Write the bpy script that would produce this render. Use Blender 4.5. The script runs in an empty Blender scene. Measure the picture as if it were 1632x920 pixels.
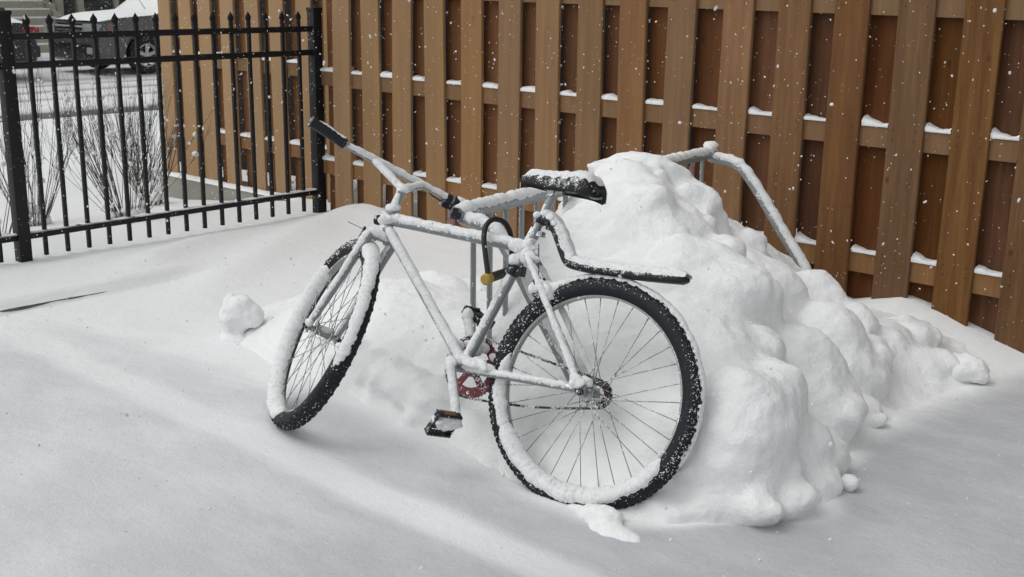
import bpy, bmesh, math, random
import numpy as np
from mathutils import Vector, Matrix, noise as mnoise

random.seed(7)
rng = np.random.default_rng(11)
scene = bpy.context.scene
COL = scene.collection
R = math.radians

# ------------------------------------------------------------------ camera
cam_d = bpy.data.cameras.new('camera')
cam = bpy.data.objects.new('camera', cam_d)
COL.objects.link(cam)
cam_d.sensor_width = 36.0
cam_d.lens = 41.58
cam_d.clip_start = 0.02
cam_d.clip_end = 2000
cam.matrix_world = Matrix(((0.749, -0.177, 0.639, 0), (0.663, 0.180, -0.727, 0), (0.013, 0.968, 0.252, 1.42), (0, 0, 0, 1)))
cam_d.dof.use_dof = True
cam_d.dof.focus_distance = 3.3
cam_d.dof.aperture_fstop = 22.0
scene.camera = cam
scene.render.resolution_x = 1024
scene.render.resolution_y = 577

# ------------------------------------------------------------------ overcast sky + soft sun
SUN_AZ = Vector((-0.52, -0.74, 0)).normalized()
SUN_EL = R(60)
world = bpy.data.worlds.new('World')
scene.world = world
world.use_nodes = True
wn = world.node_tree
bg = wn.nodes['Background']
sky = wn.nodes.new('ShaderNodeTexSky')
sky.sky_type = 'NISHITA'
sky.sun_disc = False
sky.sun_elevation = SUN_EL
sky.sun_rotation = math.atan2(SUN_AZ.x, SUN_AZ.y)
sky.dust_density = 3.0
hs = wn.nodes.new('ShaderNodeHueSaturation')
hs.inputs['Saturation'].default_value = 0.10
wn.links.new(sky.outputs['Color'], hs.inputs['Color'])
wn.links.new(hs.outputs['Color'], bg.inputs['Color'])
bg.inputs['Strength'].default_value = 0.15
sun_d = bpy.data.lights.new('sun', 'SUN')
sun_d.energy = 0.5
sun_d.angle = R(100)
sun_d.color = (1.0, 0.985, 0.96)
sun = bpy.data.objects.new('sun', sun_d)
COL.objects.link(sun)
sdir = Vector((SUN_AZ.x * math.cos(SUN_EL), SUN_AZ.y * math.cos(SUN_EL), math.sin(SUN_EL)))
sun.rotation_euler = sdir.to_track_quat('Z', 'Y').to_euler()
scene.view_settings.view_transform = 'Standard'
scene.view_settings.look = 'None'
scene.view_settings.exposure = -0.07
scene.view_settings.gamma = 1.0

# ------------------------------------------------------------------ materials
def new_mat(name):
    m = bpy.data.materials.new(name)
    m.use_nodes = True
    nt = m.node_tree
    b = nt.nodes['Principled BSDF']
    return m, nt, b

def nd(nt, t, **kw):
    n = nt.nodes.new(t)
    for k, v in kw.items():
        if k.startswith('i_'):
            n.inputs[k[2:].replace('_', ' ')].default_value = v
        else:
            setattr(n, k, v)
    return n

def tex_noise(nt, vec, scale, detail=4, rough=0.55):
    n = nd(nt, 'ShaderNodeTexNoise')
    n.inputs['Scale'].default_value = scale
    n.inputs['Detail'].default_value = detail
    n.inputs['Roughness'].default_value = rough
    if vec is not None:
        nt.links.new(vec, n.inputs['Vector'])
    return n.outputs['Fac']

def ramp(nt, fac, stops):
    n = nd(nt, 'ShaderNodeValToRGB')
    e = n.color_ramp.elements
    while len(e) < len(stops):
        e.new(0.5)
    for i, (p, c) in enumerate(stops):
        e[i].position = p
        e[i].color = (c, c, c, 1) if not isinstance(c, tuple) else (*c, 1)
    nt.links.new(fac, n.inputs['Fac'])
    return n.outputs['Color']

def math_n(nt, op, a, b=None, clamp=False):
    n = nd(nt, 'ShaderNodeMath', operation=op, use_clamp=clamp)
    for i, v in enumerate((a, b)):
        if v is None:
            continue
        if isinstance(v, (int, float)):
            n.inputs[i].default_value = v
        else:
            nt.links.new(v, n.inputs[i])
    return n.outputs[0]

def mixc(nt, fac, a, b):
    n = nd(nt, 'ShaderNodeMix', data_type='RGBA')
    ins = [n.inputs[0], n.inputs[6], n.inputs[7]]
    for s, v in zip(ins, (fac, a, b)):
        if isinstance(v, (int, float)):
            s.default_value = v
        elif isinstance(v, tuple):
            s.default_value = (*v, 1)
        else:
            nt.links.new(v, s)
    return n.outputs[2]

def bump(nt, b, height, strength, dist=0.01):
    n = nd(nt, 'ShaderNodeBump')
    n.inputs['Strength'].default_value = strength
    n.inputs['Distance'].default_value = dist
    nt.links.new(height, n.inputs['Height'])
    nt.links.new(n.outputs['Normal'], b.inputs['Normal'])

def obj_vec(nt):
    return nd(nt, 'ShaderNodeTexCoord').outputs['Object']

SNOWC = (0.86, 0.875, 0.87)

def mat_snow(name, col=SNOWC, fine=1.0, sss=0.0):
    m, nt, b = new_mat(name)
    v = obj_vec(nt)
    f = tex_noise(nt, v, 9, 4)
    b.inputs['Base Color'].default_value = (*col, 1)
    c = mixc(nt, f, tuple(x * 0.96 for x in col), tuple(min(1, x * 1.02) for x in col))
    nt.links.new(c, b.inputs['Base Color'])
    b.inputs['Roughness'].default_value = 0.75
    b.inputs['Specular IOR Level'].default_value = 0.15
    h = math_n(nt, 'ADD', tex_noise(nt, v, 55, 4, 0.65), math_n(nt, 'MULTIPLY', tex_noise(nt, v, 260, 2), 0.35))
    bump(nt, b, h, 0.5 * fine, 0.013)
    return m

M = {}
M['snow'] = mat_snow('snow')
def mat_caked():
    m, nt, b = new_mat('caked_snow')
    v = obj_vec(nt)
    n1 = tex_noise(nt, v, 95, 4, 0.7)
    n2 = tex_noise(nt, v, 330, 3, 0.6)
    t = math_n(nt, 'ADD', math_n(nt, 'MULTIPLY', n1, 0.65), math_n(nt, 'MULTIPLY', n2, 0.35))
    c = ramp(nt, t, [(0.33, (0.56, 0.58, 0.59)), (0.47, (0.76, 0.775, 0.775)), (0.60, (0.85, 0.862, 0.858))])
    nt.links.new(c, b.inputs['Base Color'])
    b.inputs['Roughness'].default_value = 0.8
    b.inputs['Specular IOR Level'].default_value = 0.15
    bump(nt, b, t, 0.75, 0.006)
    return m
M['bike_snow'] = mat_caked()

def mat_ground():
    m, nt, b = new_mat('thin_snow_on_asphalt')
    v = obj_vec(nt)
    at = nd(nt, 'ShaderNodeAttribute', attribute_name='thin').outputs['Fac']
    st = nd(nt, 'ShaderNodeAttribute', attribute_name='stripe').outputs['Fac']
    mp = nd(nt, 'ShaderNodeMapping')
    mp.inputs['Rotation'].default_value = (0, 0, R(-20))
    mp.inputs['Scale'].default_value = (1.0, 2.0, 1.0)
    nt.links.new(v, mp.inputs['Vector'])
    p1 = tex_noise(nt, mp.outputs['Vector'], 2.6, 6, 0.62)
    p2 = tex_noise(nt, v, 1.1, 3, 0.5)
    p3 = tex_noise(nt, v, 90, 3, 0.6)
    patch = ramp(nt, p1, [(0.42, 0.0), (0.66, 1.0)])
    t = math_n(nt, 'SUBTRACT', at, math_n(nt, 'MULTIPLY', patch, 0.22))
    t = math_n(nt, 'ADD', t, math_n(nt, 'MULTIPLY', math_n(nt, 'SUBTRACT', p2, 0.5), 0.18))
    t = math_n(nt, 'ADD', t, math_n(nt, 'MULTIPLY', math_n(nt, 'SUBTRACT', p3, 0.5), 0.22))
    t = math_n(nt, 'MULTIPLY', t, math_n(nt, 'SUBTRACT', 1.0, math_n(nt, 'MULTIPLY', st, 0.85)), clamp=True)
    c = mixc(nt, t, (0.83, 0.85, 0.85), (0.455, 0.468, 0.485))
    nt.links.new(c, b.inputs['Base Color'])
    b.inputs['Roughness'].default_value = 0.8
    b.inputs['Specular IOR Level'].default_value = 0.12
    h = math_n(nt, 'ADD', tex_noise(nt, v, 28, 5, 0.7), math_n(nt, 'MULTIPLY', tex_noise(nt, v, 240, 2), 0.25))
    bump(nt, b, h, 0.42, 0.014)
    return m
M['ground'] = mat_ground()

def mat_wood(name, light, dark, pale_col=(0.52, 0.355, 0.200), bl=0.62):
    m, nt, b = new_mat(name)
    v = obj_vec(nt)
    oi = nd(nt, 'ShaderNodeObjectInfo').outputs['Random']
    off = nd(nt, 'ShaderNodeCombineXYZ')
    nt.links.new(math_n(nt, 'MULTIPLY', oi, 37.0), off.inputs['X'])
    nt.links.new(math_n(nt, 'MULTIPLY', oi, 91.0), off.inputs['Z'])
    va = nd(nt, 'ShaderNodeVectorMath', operation='ADD')
    nt.links.new(v, va.inputs[0]); nt.links.new(off.outputs[0], va.inputs[1])
    mp = nd(nt, 'ShaderNodeMapping')
    mp.inputs['Scale'].default_value = (1, 1, 0.05)
    nt.links.new(va.outputs[0], mp.inputs['Vector'])
    g1 = tex_noise(nt, mp.outputs['Vector'], 28, 5, 0.65)
    g2 = tex_noise(nt, mp.outputs['Vector'], 160, 3, 0.6)
    mp2 = nd(nt, 'ShaderNodeMapping')
    mp2.inputs['Scale'].default_value = (1, 1, 0.35)
    nt.links.new(va.outputs[0], mp2.inputs['Vector'])
    big = tex_noise(nt, mp2.outputs['Vector'], 6, 4, 0.6)
    c = mixc(nt, ramp(nt, g1, [(0.36, 0.0), (0.64, 1.0)]), dark, light)
    c = mixc(nt, math_n(nt, 'MULTIPLY', ramp(nt, g2, [(0.45, 0.0), (0.75, 1.0)]), 0.45), c, tuple(x * 0.62 for x in dark))
    c = mixc(nt, math_n(nt, 'MULTIPLY', ramp(nt, big, [(0.5, 0.0), (0.75, 1.0)]), 0.35), c, tuple(x * 0.75 for x in dark))
    # knots
    mp3 = nd(nt, 'ShaderNodeMapping')
    mp3.inputs['Scale'].default_value = (1.0, 0.0, 0.62)
    nt.links.new(va.outputs[0], mp3.inputs['Vector'])
    vo = nd(nt, 'ShaderNodeTexVoronoi', feature='F1')
    vo.inputs['Scale'].default_value = 6.4
    nt.links.new(mp3.outputs['Vector'], vo.inputs['Vector'])
    k = math_n(nt, 'ADD', vo.outputs['Distance'], math_n(nt, 'MULTIPLY', math_n(nt, 'SUBTRACT', g1, 0.5), 0.05))
    kn = ramp(nt, k, [(0.03, 1.0), (0.085, 0.0)])
    c = mixc(nt, math_n(nt, 'MULTIPLY', kn, 0.75), c, tuple(x * 0.3 for x in dark))
    lv = nd(nt, 'ShaderNodeSeparateXYZ')
    nt.links.new(v, lv.inputs[0])
    dx = math_n(nt, 'SUBTRACT', math_n(nt, 'ABSOLUTE', lv.outputs['X']), 0.046)
    dz = None
    for zr in (.335, .862, 1.40):
        for o in (-.018, .021):
            q = math_n(nt, 'ABSOLUTE', math_n(nt, 'SUBTRACT', lv.outputs['Z'], zr + o))
            dz = q if dz is None else math_n(nt, 'MINIMUM', dz, q)
    dd = math_n(nt, 'ADD', math_n(nt, 'MULTIPLY', dx, dx), math_n(nt, 'MULTIPLY', dz, dz))
    c = mixc(nt, math_n(nt, 'MULTIPLY', math_n(nt, 'LESS_THAN', dd, .0036 ** 2), 0.8), c, (0.02, 0.014, 0.010))
    hv = nd(nt, 'ShaderNodeHueSaturation')
    nt.links.new(math_n(nt, 'ADD', math_n(nt, 'MULTIPLY', oi, 0.50), 0.84), hv.inputs['Value'])
    nt.links.new(math_n(nt, 'ADD', math_n(nt, 'MULTIPLY', math_n(nt, 'FRACT', math_n(nt, 'MULTIPLY', oi, 7.3)), 0.24), 0.86), hv.inputs['Saturation'])
    hv.inputs['Hue'].default_value = 0.5
    nt.links.new(math_n(nt, 'ADD', math_n(nt, 'MULTIPLY', math_n(nt, 'FRACT', math_n(nt, 'MULTIPLY', oi, 13.7)), 0.014), 0.492), hv.inputs['Hue'])
    nt.links.new(c, hv.inputs['Color'])
    lx = nd(nt, 'ShaderNodeSeparateXYZ')
    nt.links.new(nd(nt, 'ShaderNodeObjectInfo').outputs['Location'], lx.inputs[0])
    pale_fac = nd(nt, 'ShaderNodeMapRange')  # paler leftwards: lens vignetting and snow veil painted in, with some real board colour
    for k, q in zip(('From Min', 'From Max', 'To Min', 'To Max'), (-1.6, -7.0, 0.0, 1.0)):
        pale_fac.inputs[k].default_value = q
    nt.links.new(lx.outputs['X'], pale_fac.inputs['Value'])
    paled = mixc(nt, math_n(nt, 'MULTIPLY', pale_fac.outputs[0], bl), hv.outputs[0], pale_col)
    fresh = nd(nt, 'ShaderNodeHueSaturation')
    fresh.inputs['Saturation'].default_value = 1.05
    fresh.inputs['Value'].default_value = 0.92
    nt.links.new(paled, fresh.inputs['Color'])
    nt.links.new(fresh.outputs[0], b.inputs['Base Color'])
    b.inputs['Roughness'].default_value = 0.72
    b.inputs['Specular IOR Level'].default_value = 0.25
    bump(nt, b, g2, 0.25, 0.002)
    return m
M['wood'] = mat_wood('cedar_board', (0.200, 0.097, 0.037), (0.122, 0.051, 0.0180))
M['wood_red_shaded'] = mat_wood('shaded_red_cedar_board', (0.145, 0.058, 0.021), (0.085, 0.030, 0.0095), (0.30, 0.155, 0.075))  # recessed back boards: shade from the front boards mixed into a redder wood

def mat_frost(name, col, metallic, rough, amount, scale=140, spec=0.5):
    """a solid surface with snow grains stuck on its weather side"""
    m, nt, b = new_mat(name)
    v = obj_vec(nt)
    n1 = tex_noise(nt, v, scale, 3, 0.6)
    n2 = tex_noise(nt, v, scale * 0.17, 3, 0.6)
    geo = nd(nt, 'ShaderNodeNewGeometry')
    dt = nd(nt, 'ShaderNodeVectorMath', operation='DOT_PRODUCT')
    dt.inputs[1].default_value = (-0.35, -0.5, 0.79)
    nt.links.new(geo.outputs['Normal'], dt.inputs[0])
    s = math_n(nt, 'ADD', math_n(nt, 'MULTIPLY', n1, 0.9), math_n(nt, 'MULTIPLY', n2, 0.8))
    s = math_n(nt, 'ADD', s, math_n(nt, 'MULTIPLY', dt.outputs['Value'], 0.28))
    f = ramp(nt, math_n(nt, 'SUBTRACT', s, 0.5 - amount), [(0.50, 0.0), (0.56, 1.0)])
    c = mixc(nt, f, col, SNOWC)
    nt.links.new(c, b.inputs['Base Color'])
    if metallic:
        nt.links.new(math_n(nt, 'MULTIPLY', math_n(nt, 'SUBTRACT', 1.0, f), metallic), b.inputs['Metallic'])
    nt.links.new(math_n(nt, 'ADD', math_n(nt, 'MULTIPLY', f, 0.8 - rough), rough), b.inputs['Roughness'])
    b.inputs['Specular IOR Level'].default_value = spec
    bump(nt, b, math_n(nt, 'ADD', f, math_n(nt, 'MULTIPLY', n1, 0.3)), 0.35, 0.004)
    return m
M['frame'] = mat_frost('frosted_silver_paint', (0.27, 0.29, 0.30), 0.45, 0.35, -0.04)
M['steel'] = mat_frost('frosted_steel', (0.30, 0.32, 0.32), 0.6, 0.35, -0.04)
M['galv'] = mat_frost('galvanised_steel', (0.29, 0.305, 0.31), 0.5, 0.45, -0.10)
M['rubber'] = mat_frost('snow_dusted_rubber', (0.012, 0.013, 0.018), 0, 0.6, -0.26, 330, 0.3)
M['black'] = mat_frost('snow_dusted_black_plastic', (0.014, 0.014, 0.016), 0, 0.5, -0.14, 330, 0.35)
M['iron'] = mat_frost('black_painted_iron', (0.010, 0.010, 0.012), 0, 0.5, -0.22, 110, 0.3)
M['rim'] = mat_frost('frosted_alloy', (0.36, 0.36, 0.35), 0.5, 0.4, -0.11)
M['spoke'] = mat_frost('spoke_steel', (0.20, 0.20, 0.20), 0.5, 0.4, -0.08)
M['red'] = mat_frost('red_chainring', (0.15, 0.010, 0.020), 0, 0.4, -0.16, 160)
M['chain'] = mat_frost('rusty_chain', (0.040, 0.032, 0.026), 0.3, 0.6, -0.08, 200)

def mat_plain(name, col, rough=0.6, metallic=0.0, spec=0.4, var=0.15, scale=14):
    m, nt, b = new_mat(name)
    v = obj_vec(nt)
    f = tex_noise(nt, v, scale, 4)
    c = mixc(nt, f, tuple(x * (1 - var) for x in col), tuple(min(1, x * (1 + var)) for x in col))
    nt.links.new(c, b.inputs['Base Color'])
    b.inputs['Roughness'].default_value = rough
    b.inputs['Metallic'].default_value = metallic
    b.inputs['Specular IOR Level'].default_value = spec
    return m
M['yellow'] = mat_plain('dull_yellow_plastic', (0.36, 0.25, 0.045), 0.5)
M['lockbody'] = mat_plain('dark_brown_vinyl', (0.035, 0.03, 0.027), 0.5, 0, 0.4, 0.5, 60)
M['cable'] = mat_plain('black_cable', (0.012, 0.012, 0.013), 0.5)
M['reflector'] = mat_plain('brown_orange_reflector', (0.16, 0.075, 0.035), 0.4)
M['pinkred'] = mat_plain('faded_red_plastic', (0.30, 0.13, 0.12), 0.5)
M['concrete'] = mat_plain('weathered_concrete', (0.29, 0.28, 0.24), 0.9, 0, 0.2, 0.2, 9)
M['kerb'] = mat_plain('wet_kerb_stone', (0.11, 0.11, 0.105), 0.8, 0, 0.3, 0.4, 40)
M['soil'] = mat_plain('dirty_ice', (0.10, 0.10, 0.095), 0.8, 0, 0.3, 0.5, 50)
M['twig'] = mat_plain('bare_brown_twig', (0.085, 0.074, 0.064), 0.8, 0, 0.2, 0.4, 30)
M['flake'] = mat_plain('snowflake', (0.70, 0.70, 0.70), 0.9, 0, 0.1, 0.02)
M['suv'] = mat_plain('dark_grey_car_paint', (0.095, 0.098, 0.098), 0.35, 0.2, 0.5, 0.1, 3)
M['blackcar'] = mat_plain('black_car_paint', (0.018, 0.019, 0.022), 0.3, 0.1, 0.5, 0.2, 4)
M['cargloss'] = mat_plain('black_car_trim', (0.012, 0.012, 0.013), 0.4)
M['glass'] = mat_plain('dark_car_glass', (0.03, 0.034, 0.036), 0.1)
M['headlight'] = mat_plain('clear_headlight', (0.30, 0.31, 0.31), 0.2)
M['chrome'] = mat_plain('dull_chrome', (0.42, 0.43, 0.43), 0.4, 0.1)
M['tail'] = mat_plain('red_tail_light', (0.26, 0.02, 0.025), 0.3)
M['amber'] = mat_plain('amber_lamp', (0.22, 0.12, 0.10), 0.3)
M['tyre'] = mat_plain('car_tyre', (0.014, 0.014, 0.015), 0.8)
M['cream'] = mat_plain('cream_painted_wood', (0.36, 0.345, 0.28), 0.7, 0, 0.3, 0.08, 5)
M['siding'] = mat_plain('grey_clapboard', (0.085, 0.092, 0.090), 0.8, 0, 0.3, 0.12, 5)
M['darkwall'] = mat_plain('dark_neighbour_wall', (0.025, 0.018, 0.015), 0.9, 0, 0.2, 0.5, 8)
M['window'] = mat_plain('window_glass', (0.03, 0.035, 0.04), 0.08)

def mat_road():
    m, nt, b = new_mat('snowy_road')
    v = obj_vec(nt)
    sx = nd(nt, 'ShaderNodeSeparateXYZ')
    nt.links.new(v, sx.inputs[0])
    wob = tex_noise(nt, v, 0.35, 3)
    x = math_n(nt, 'ADD', sx.outputs['X'], math_n(nt, 'MULTIPLY', math_n(nt, 'SUBTRACT', wob, 0.5), 0.5))
    fine = tex_noise(nt, v, 3.0, 5, 0.65)
    x = math_n(nt, 'ADD', x, math_n(nt, 'MULTIPLY', math_n(nt, 'SUBTRACT', fine, 0.5), 0.25))
    # x: 0 at the near kerb, growing to the far side (object origin on the near kerb, -X across)
    t = math_n(nt, 'MULTIPLY', x, -1.0 / 8.0)
    c = ramp(nt, t, [(0.0, (0.10, 0.095, 0.088)), (0.115, (0.13, 0.125, 0.115)), (0.15, (0.62, 0.62, 0.61)), (0.20, (0.80, 0.80, 0.79)),
                     (0.30, (0.78, 0.79, 0.78)), (0.33, (0.42, 0.42, 0.41)), (0.36, (0.72, 0.72, 0.71)), (0.43, (0.76, 0.76, 0.75)),
                     (0.46, (0.35, 0.35, 0.34)), (0.50, (0.70, 0.70, 0.69)), (0.56, (0.74, 0.74, 0.73)), (0.585, (0.36, 0.36, 0.35)),
                     (0.62, (0.72, 0.72, 0.71)), (0.70, (0.40, 0.40, 0.39)), (0.74, (0.72, 0.72, 0.71)), (0.86, (0.74, 0.74, 0.74)), (1.0, (0.80, 0.80, 0.80))])
    nt.links.new(c, b.inputs['Base Color'])
    b.inputs['Roughness'].default_value = 0.8
    bump(nt, b, fine, 0.3, 0.03)
    return m
M['road'] = mat_road()

# ------------------------------------------------------------------ mesh helpers
class MB:
    def __init__(self):
        self.v = []; self.f = []
    def add(self, V, F):
        o = len(self.v)
        self.v += [tuple(p) for p in V]
        self.f += [tuple(i + o for i in q) for q in F]
        return self
    def box(self, c, h, ax=None):
        c = Vector(c)
        ax = ax or (Vector((1, 0, 0)), Vector((0, 1, 0)), Vector((0, 0, 1)))
        V = [c + ax[0] * (h[0] * i) + ax[1] * (h[1] * j) + ax[2] * (h[2] * k) for i in (-1, 1) for j in (-1, 1) for k in (-1, 1)]
        return self.add(V, [(0, 1, 3, 2), (4, 6, 7, 5), (0, 4, 5, 1), (2, 3, 7, 6), (0, 2, 6, 4), (1, 5, 7, 3)])
    def bevel_box(self, c, h, bv, ax=None):
        bm = bmesh.new()
        bmesh.ops.create_cube(bm, size=2)
        for v in bm.verts:
            v.co = Vector((v.co.x * h[0], v.co.y * h[1], v.co.z * h[2]))
        bmesh.ops.bevel(bm, geom=bm.edges[:], offset=bv, segments=2, affect='EDGES', profile=0.6)
        ax = ax or (Vector((1, 0, 0)), Vector((0, 1, 0)), Vector((0, 0, 1)))
        bm.verts.index_update()
        V = [Vector(c) + ax[0] * v.co.x + ax[1] * v.co.y + ax[2] * v.co.z for v in bm.verts]
        F = [[v.index for v in f.verts] for f in bm.faces]
        bm.free()
        return self.add(V, F)
    def tube(self, path, r, n=12, caps=True, asp=1.0, ref=None):
        path = [Vector(p) for p in path]
        m = len(path)
        rr = r if isinstance(r, (list, tuple)) else [r] * m
        V = []
        T0 = (path[1] - path[0]).normalized()
        ref = Vector(ref) if ref is not None else (Vector((0, 0, 1)) if abs(T0.z) < 0.9 else Vector((1, 0, 0)))
        for i in range(m):
            T = (path[min(i + 1, m - 1)] - path[max(i - 1, 0)]).normalized()
            A = (ref - T * ref.dot(T)).normalized()
            B = T.cross(A)
            ref = A
            for k in range(n):
                a = 2 * math.pi * k / n
                V.append(path[i] + A * (rr[i] * math.cos(a)) + B * (rr[i] * asp * math.sin(a)))
        F = [(i * n + k, i * n + (k + 1) % n, (i + 1) * n + (k + 1) % n, (i + 1) * n + k) for i in range(m - 1) for k in range(n)]
        if caps:
            F.append(tuple(range(n - 1, -1, -1)))
            F.append(tuple(range((m - 1) * n, m * n)))
        return self.add(V, F)
    def ellipsoid(self, c, rad, ax=None, sub=2, jit=0.0, freq=20):
        bm = bmesh.new()
        bmesh.ops.create_icosphere(bm, subdivisions=sub, radius=1)
        ax = ax or (Vector((1, 0, 0)), Vector((0, 1, 0)), Vector((0, 0, 1)))
        c = Vector(c)
        V = []
        for v in bm.verts:
            p = c + ax[0] * v.co.x * rad[0] + ax[1] * v.co.y * rad[1] + ax[2] * v.co.z * rad[2]
            if jit:
                p = p + (p - c) * (jit * mnoise.noise(p * freq))
            V.append(p)
        bm.verts.index_update()
        F = [[v.index for v in f.verts] for f in bm.faces]
        bm.free()
        return self.add(V, F)

def chunk(mb, c, rad, seed, jit=.30, sub=4, planes=7, k=.70):
    """a broken lump: an ellipsoid cut by random planes and roughened"""
    rr = random.Random(seed)
    bm = bmesh.new()
    bmesh.ops.create_icosphere(bm, subdivisions=sub, radius=1)
    pl = []
    for _ in range(planes):
        d = Vector((rr.gauss(0, 1), rr.gauss(0, 1), rr.gauss(0, .7) - .15)).normalized()
        pl.append((d, rr.uniform(k, .95)))
    c = Vector(c); V = []
    for v in bm.verts:
        u = v.co.copy()
        for d, q in pl:
            e = u.dot(d) - q
            if e > 0:
                u -= d * e
        p = c + Vector((u.x * rad[0], u.y * rad[1], u.z * rad[2]))
        p += (p - c) * (jit * mnoise.noise(p * 12 + Vector((seed, 0, 0))) + jit * .5 * mnoise.noise(p * 31))
        V.append(p)
    bm.verts.index_update()
    F = [[v.index for v in f.verts] for f in bm.faces]
    bm.free()
    mb.add(V, F)

def smooth_path(pts, n=6):
    """Catmull-Rom through the points"""
    P = [Vector(p) for p in pts]
    P = [P[0] * 2 - P[1]] + P + [P[-1] * 2 - P[-2]]
    out = []
    for i in range(1, len(P) - 2):
        for k in range(n):
            t = k / n
            a, b, c, d = P[i - 1], P[i], P[i + 1], P[i + 2]
            out.append(0.5 * ((2 * b) + (c - a) * t + (2 * a - 5 * b + 4 * c - d) * t * t + (3 * b - a - 3 * c + d) * t ** 3))
    out.append(P[-2])
    return out

def resample(path, step):
    path = [Vector(p) for p in path]
    out = [path[0]]
    for a, b in zip(path[:-1], path[1:]):
        k = max(1, int((b - a).length / step))
        for i in range(1, k + 1):
            out.append(a.lerp(b, i / k))
    return out

ORG = {}
def build(name, mb, mat, parent=None, loc=None, smooth=True, label=None, cat=None, group=None, kind=None):
    if parent is not None:
        org = ORG[parent.name]
    elif loc is not None:
        org = Vector(loc)
    else:
        A = np.array(mb.v)
        org = Vector(((A[:, 0].min() + A[:, 0].max()) / 2, (A[:, 1].min() + A[:, 1].max()) / 2, A[:, 2].min()))
    me = bpy.data.meshes.new(name)
    me.from_pydata([(p[0] - org[0], p[1] - org[1], p[2] - org[2]) for p in mb.v], [], mb.f)
    me.materials.append(mat)
    if smooth:
        me.shade_smooth()
        if smooth == 'auto':
            me.set_sharp_from_angle(angle=R(40))
    me.update()
    o = bpy.data.objects.new(name, me)
    COL.objects.link(o)
    if parent is not None:
        o.parent = parent
    else:
        o.location = org
    ORG[o.name] = Vector(org)
    if parent is not None and kind is None and 'snow' in name and name != 'rail_snow':
        kind = 'stuff'
    tag(o, label, cat, group, kind)
    return o

def tag(o, label=None, cat=None, group=None, kind=None):
    for k, v in (('label', label), ('category', cat), ('group', group), ('kind', kind)):
        if v:
            o[k] = v
    return o

def thing(name, loc, label, cat, group=None):
    o = bpy.data.objects.new(name, None)
    COL.objects.link(o)
    o.location = loc
    o.empty_display_size = 0.1
    ORG[o.name] = Vector(loc)
    return tag(o, label, cat, group)

def nz(p, f, seed=0.0):
    return mnoise.noise(Vector((p[0] * f + seed, p[1] * f - seed, p[2] * f + seed * 0.7)))

SNOW_DIR = Vector((-0.30, -0.22, 0.93)).normalized()
def snow_on_tube(mb, path, r, t=0.008, arc=95, step=0.008, seed=0.0, d=None, taper=True, rag=28):
    """crust of snow caked on the weather side of a tube: a shell of uneven thickness and ragged edge"""
    path = resample(path, step)
    m = len(path)
    d = d or SNOW_DIR
    K = 9
    V = []
    for i in range(m):
        T = (path[min(i + 1, m - 1)] - path[max(i - 1, 0)]).normalized()
        A = d - T * d.dot(T)
        A.normalize()
        B = T.cross(A)
        rr = r[i * len(r) // m] if isinstance(r, (list, tuple)) else r
        n1 = nz(path[i], 38, seed)
        n2 = nz(path[i], 120, seed + 5)
        e = min(i, m - 1 - i) / 2.5
        tp = min(1.0, e) ** 0.5 if taper else 1.0
        th = .66 * t * max(.12, 1 + 0.9 * n1 + 0.5 * n2) * tp
        arc_i = arc + 16 * nz(path[i], 14, seed + 2)
        aL = R(arc_i + rag * nz(path[i], 60, seed + 11) + rag * 0.6 * nz(path[i], 190, seed + 3))
        aR = R(arc_i + rag * nz(path[i], 60, seed + 31) + rag * 0.6 * nz(path[i], 190, seed + 7))
        for k in range(K):
            u = -1 + 2 * k / (K - 1)
            a = (aR if u > 0 else aL) * u
            prof = (1 - abs(u) ** 2.6)
            q = rr + (th * prof if 0 < k < K - 1 else -0.001)
            if 0 < k < K - 1:
                q += 0.0022 * mnoise.noise((path[i] + A * a * 0.02) * 210) * prof
            V.append(path[i] + A * (q * math.cos(a)) + B * (q * math.sin(a)))
    F = [(i * K + k, i * K + k + 1, (i + 1) * K + k + 1, (i + 1) * K + k) for i in range(m - 1) for k in range(K - 1)]
    F.append(tuple(range(K - 1, -1, -1)))
    F.append(tuple(range((m - 1) * K, m * K)))
    mb.add(V, F)

# ------------------------------------------------------------------ ground sheet
FY = 4.71          # plane of the wooden fence
IX = -5.775        # plane of the iron fence

def sst(a, b, x):
    t = np.clip((x - a) / (b - a), 0, 1)
    return t * t * (3 - 2 * t)

def vnoise(x, y, f, seed=0):
    """cheap smooth value noise on numpy arrays"""
    r = np.random.default_rng(seed)
    tab = r.random((64, 64))
    X = x * f; Y = y * f
    xi = np.floor(X).astype(int); yi = np.floor(Y).astype(int)
    u = X - xi; v = Y - yi
    u = u * u * (3 - 2 * u); v = v * v * (3 - 2 * v)
    g = lambda a, b: tab[a % 64, b % 64]
    return (g(xi, yi) * (1 - u) + g(xi + 1, yi) * u) * (1 - v) + (g(xi, yi + 1) * (1 - u) + g(xi + 1, yi + 1) * u) * v - 0.5

def stripe_y(x):
    return 2.125 - 0.045 * np.clip((x + 4.4) / 2.6, 0, 2)

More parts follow.
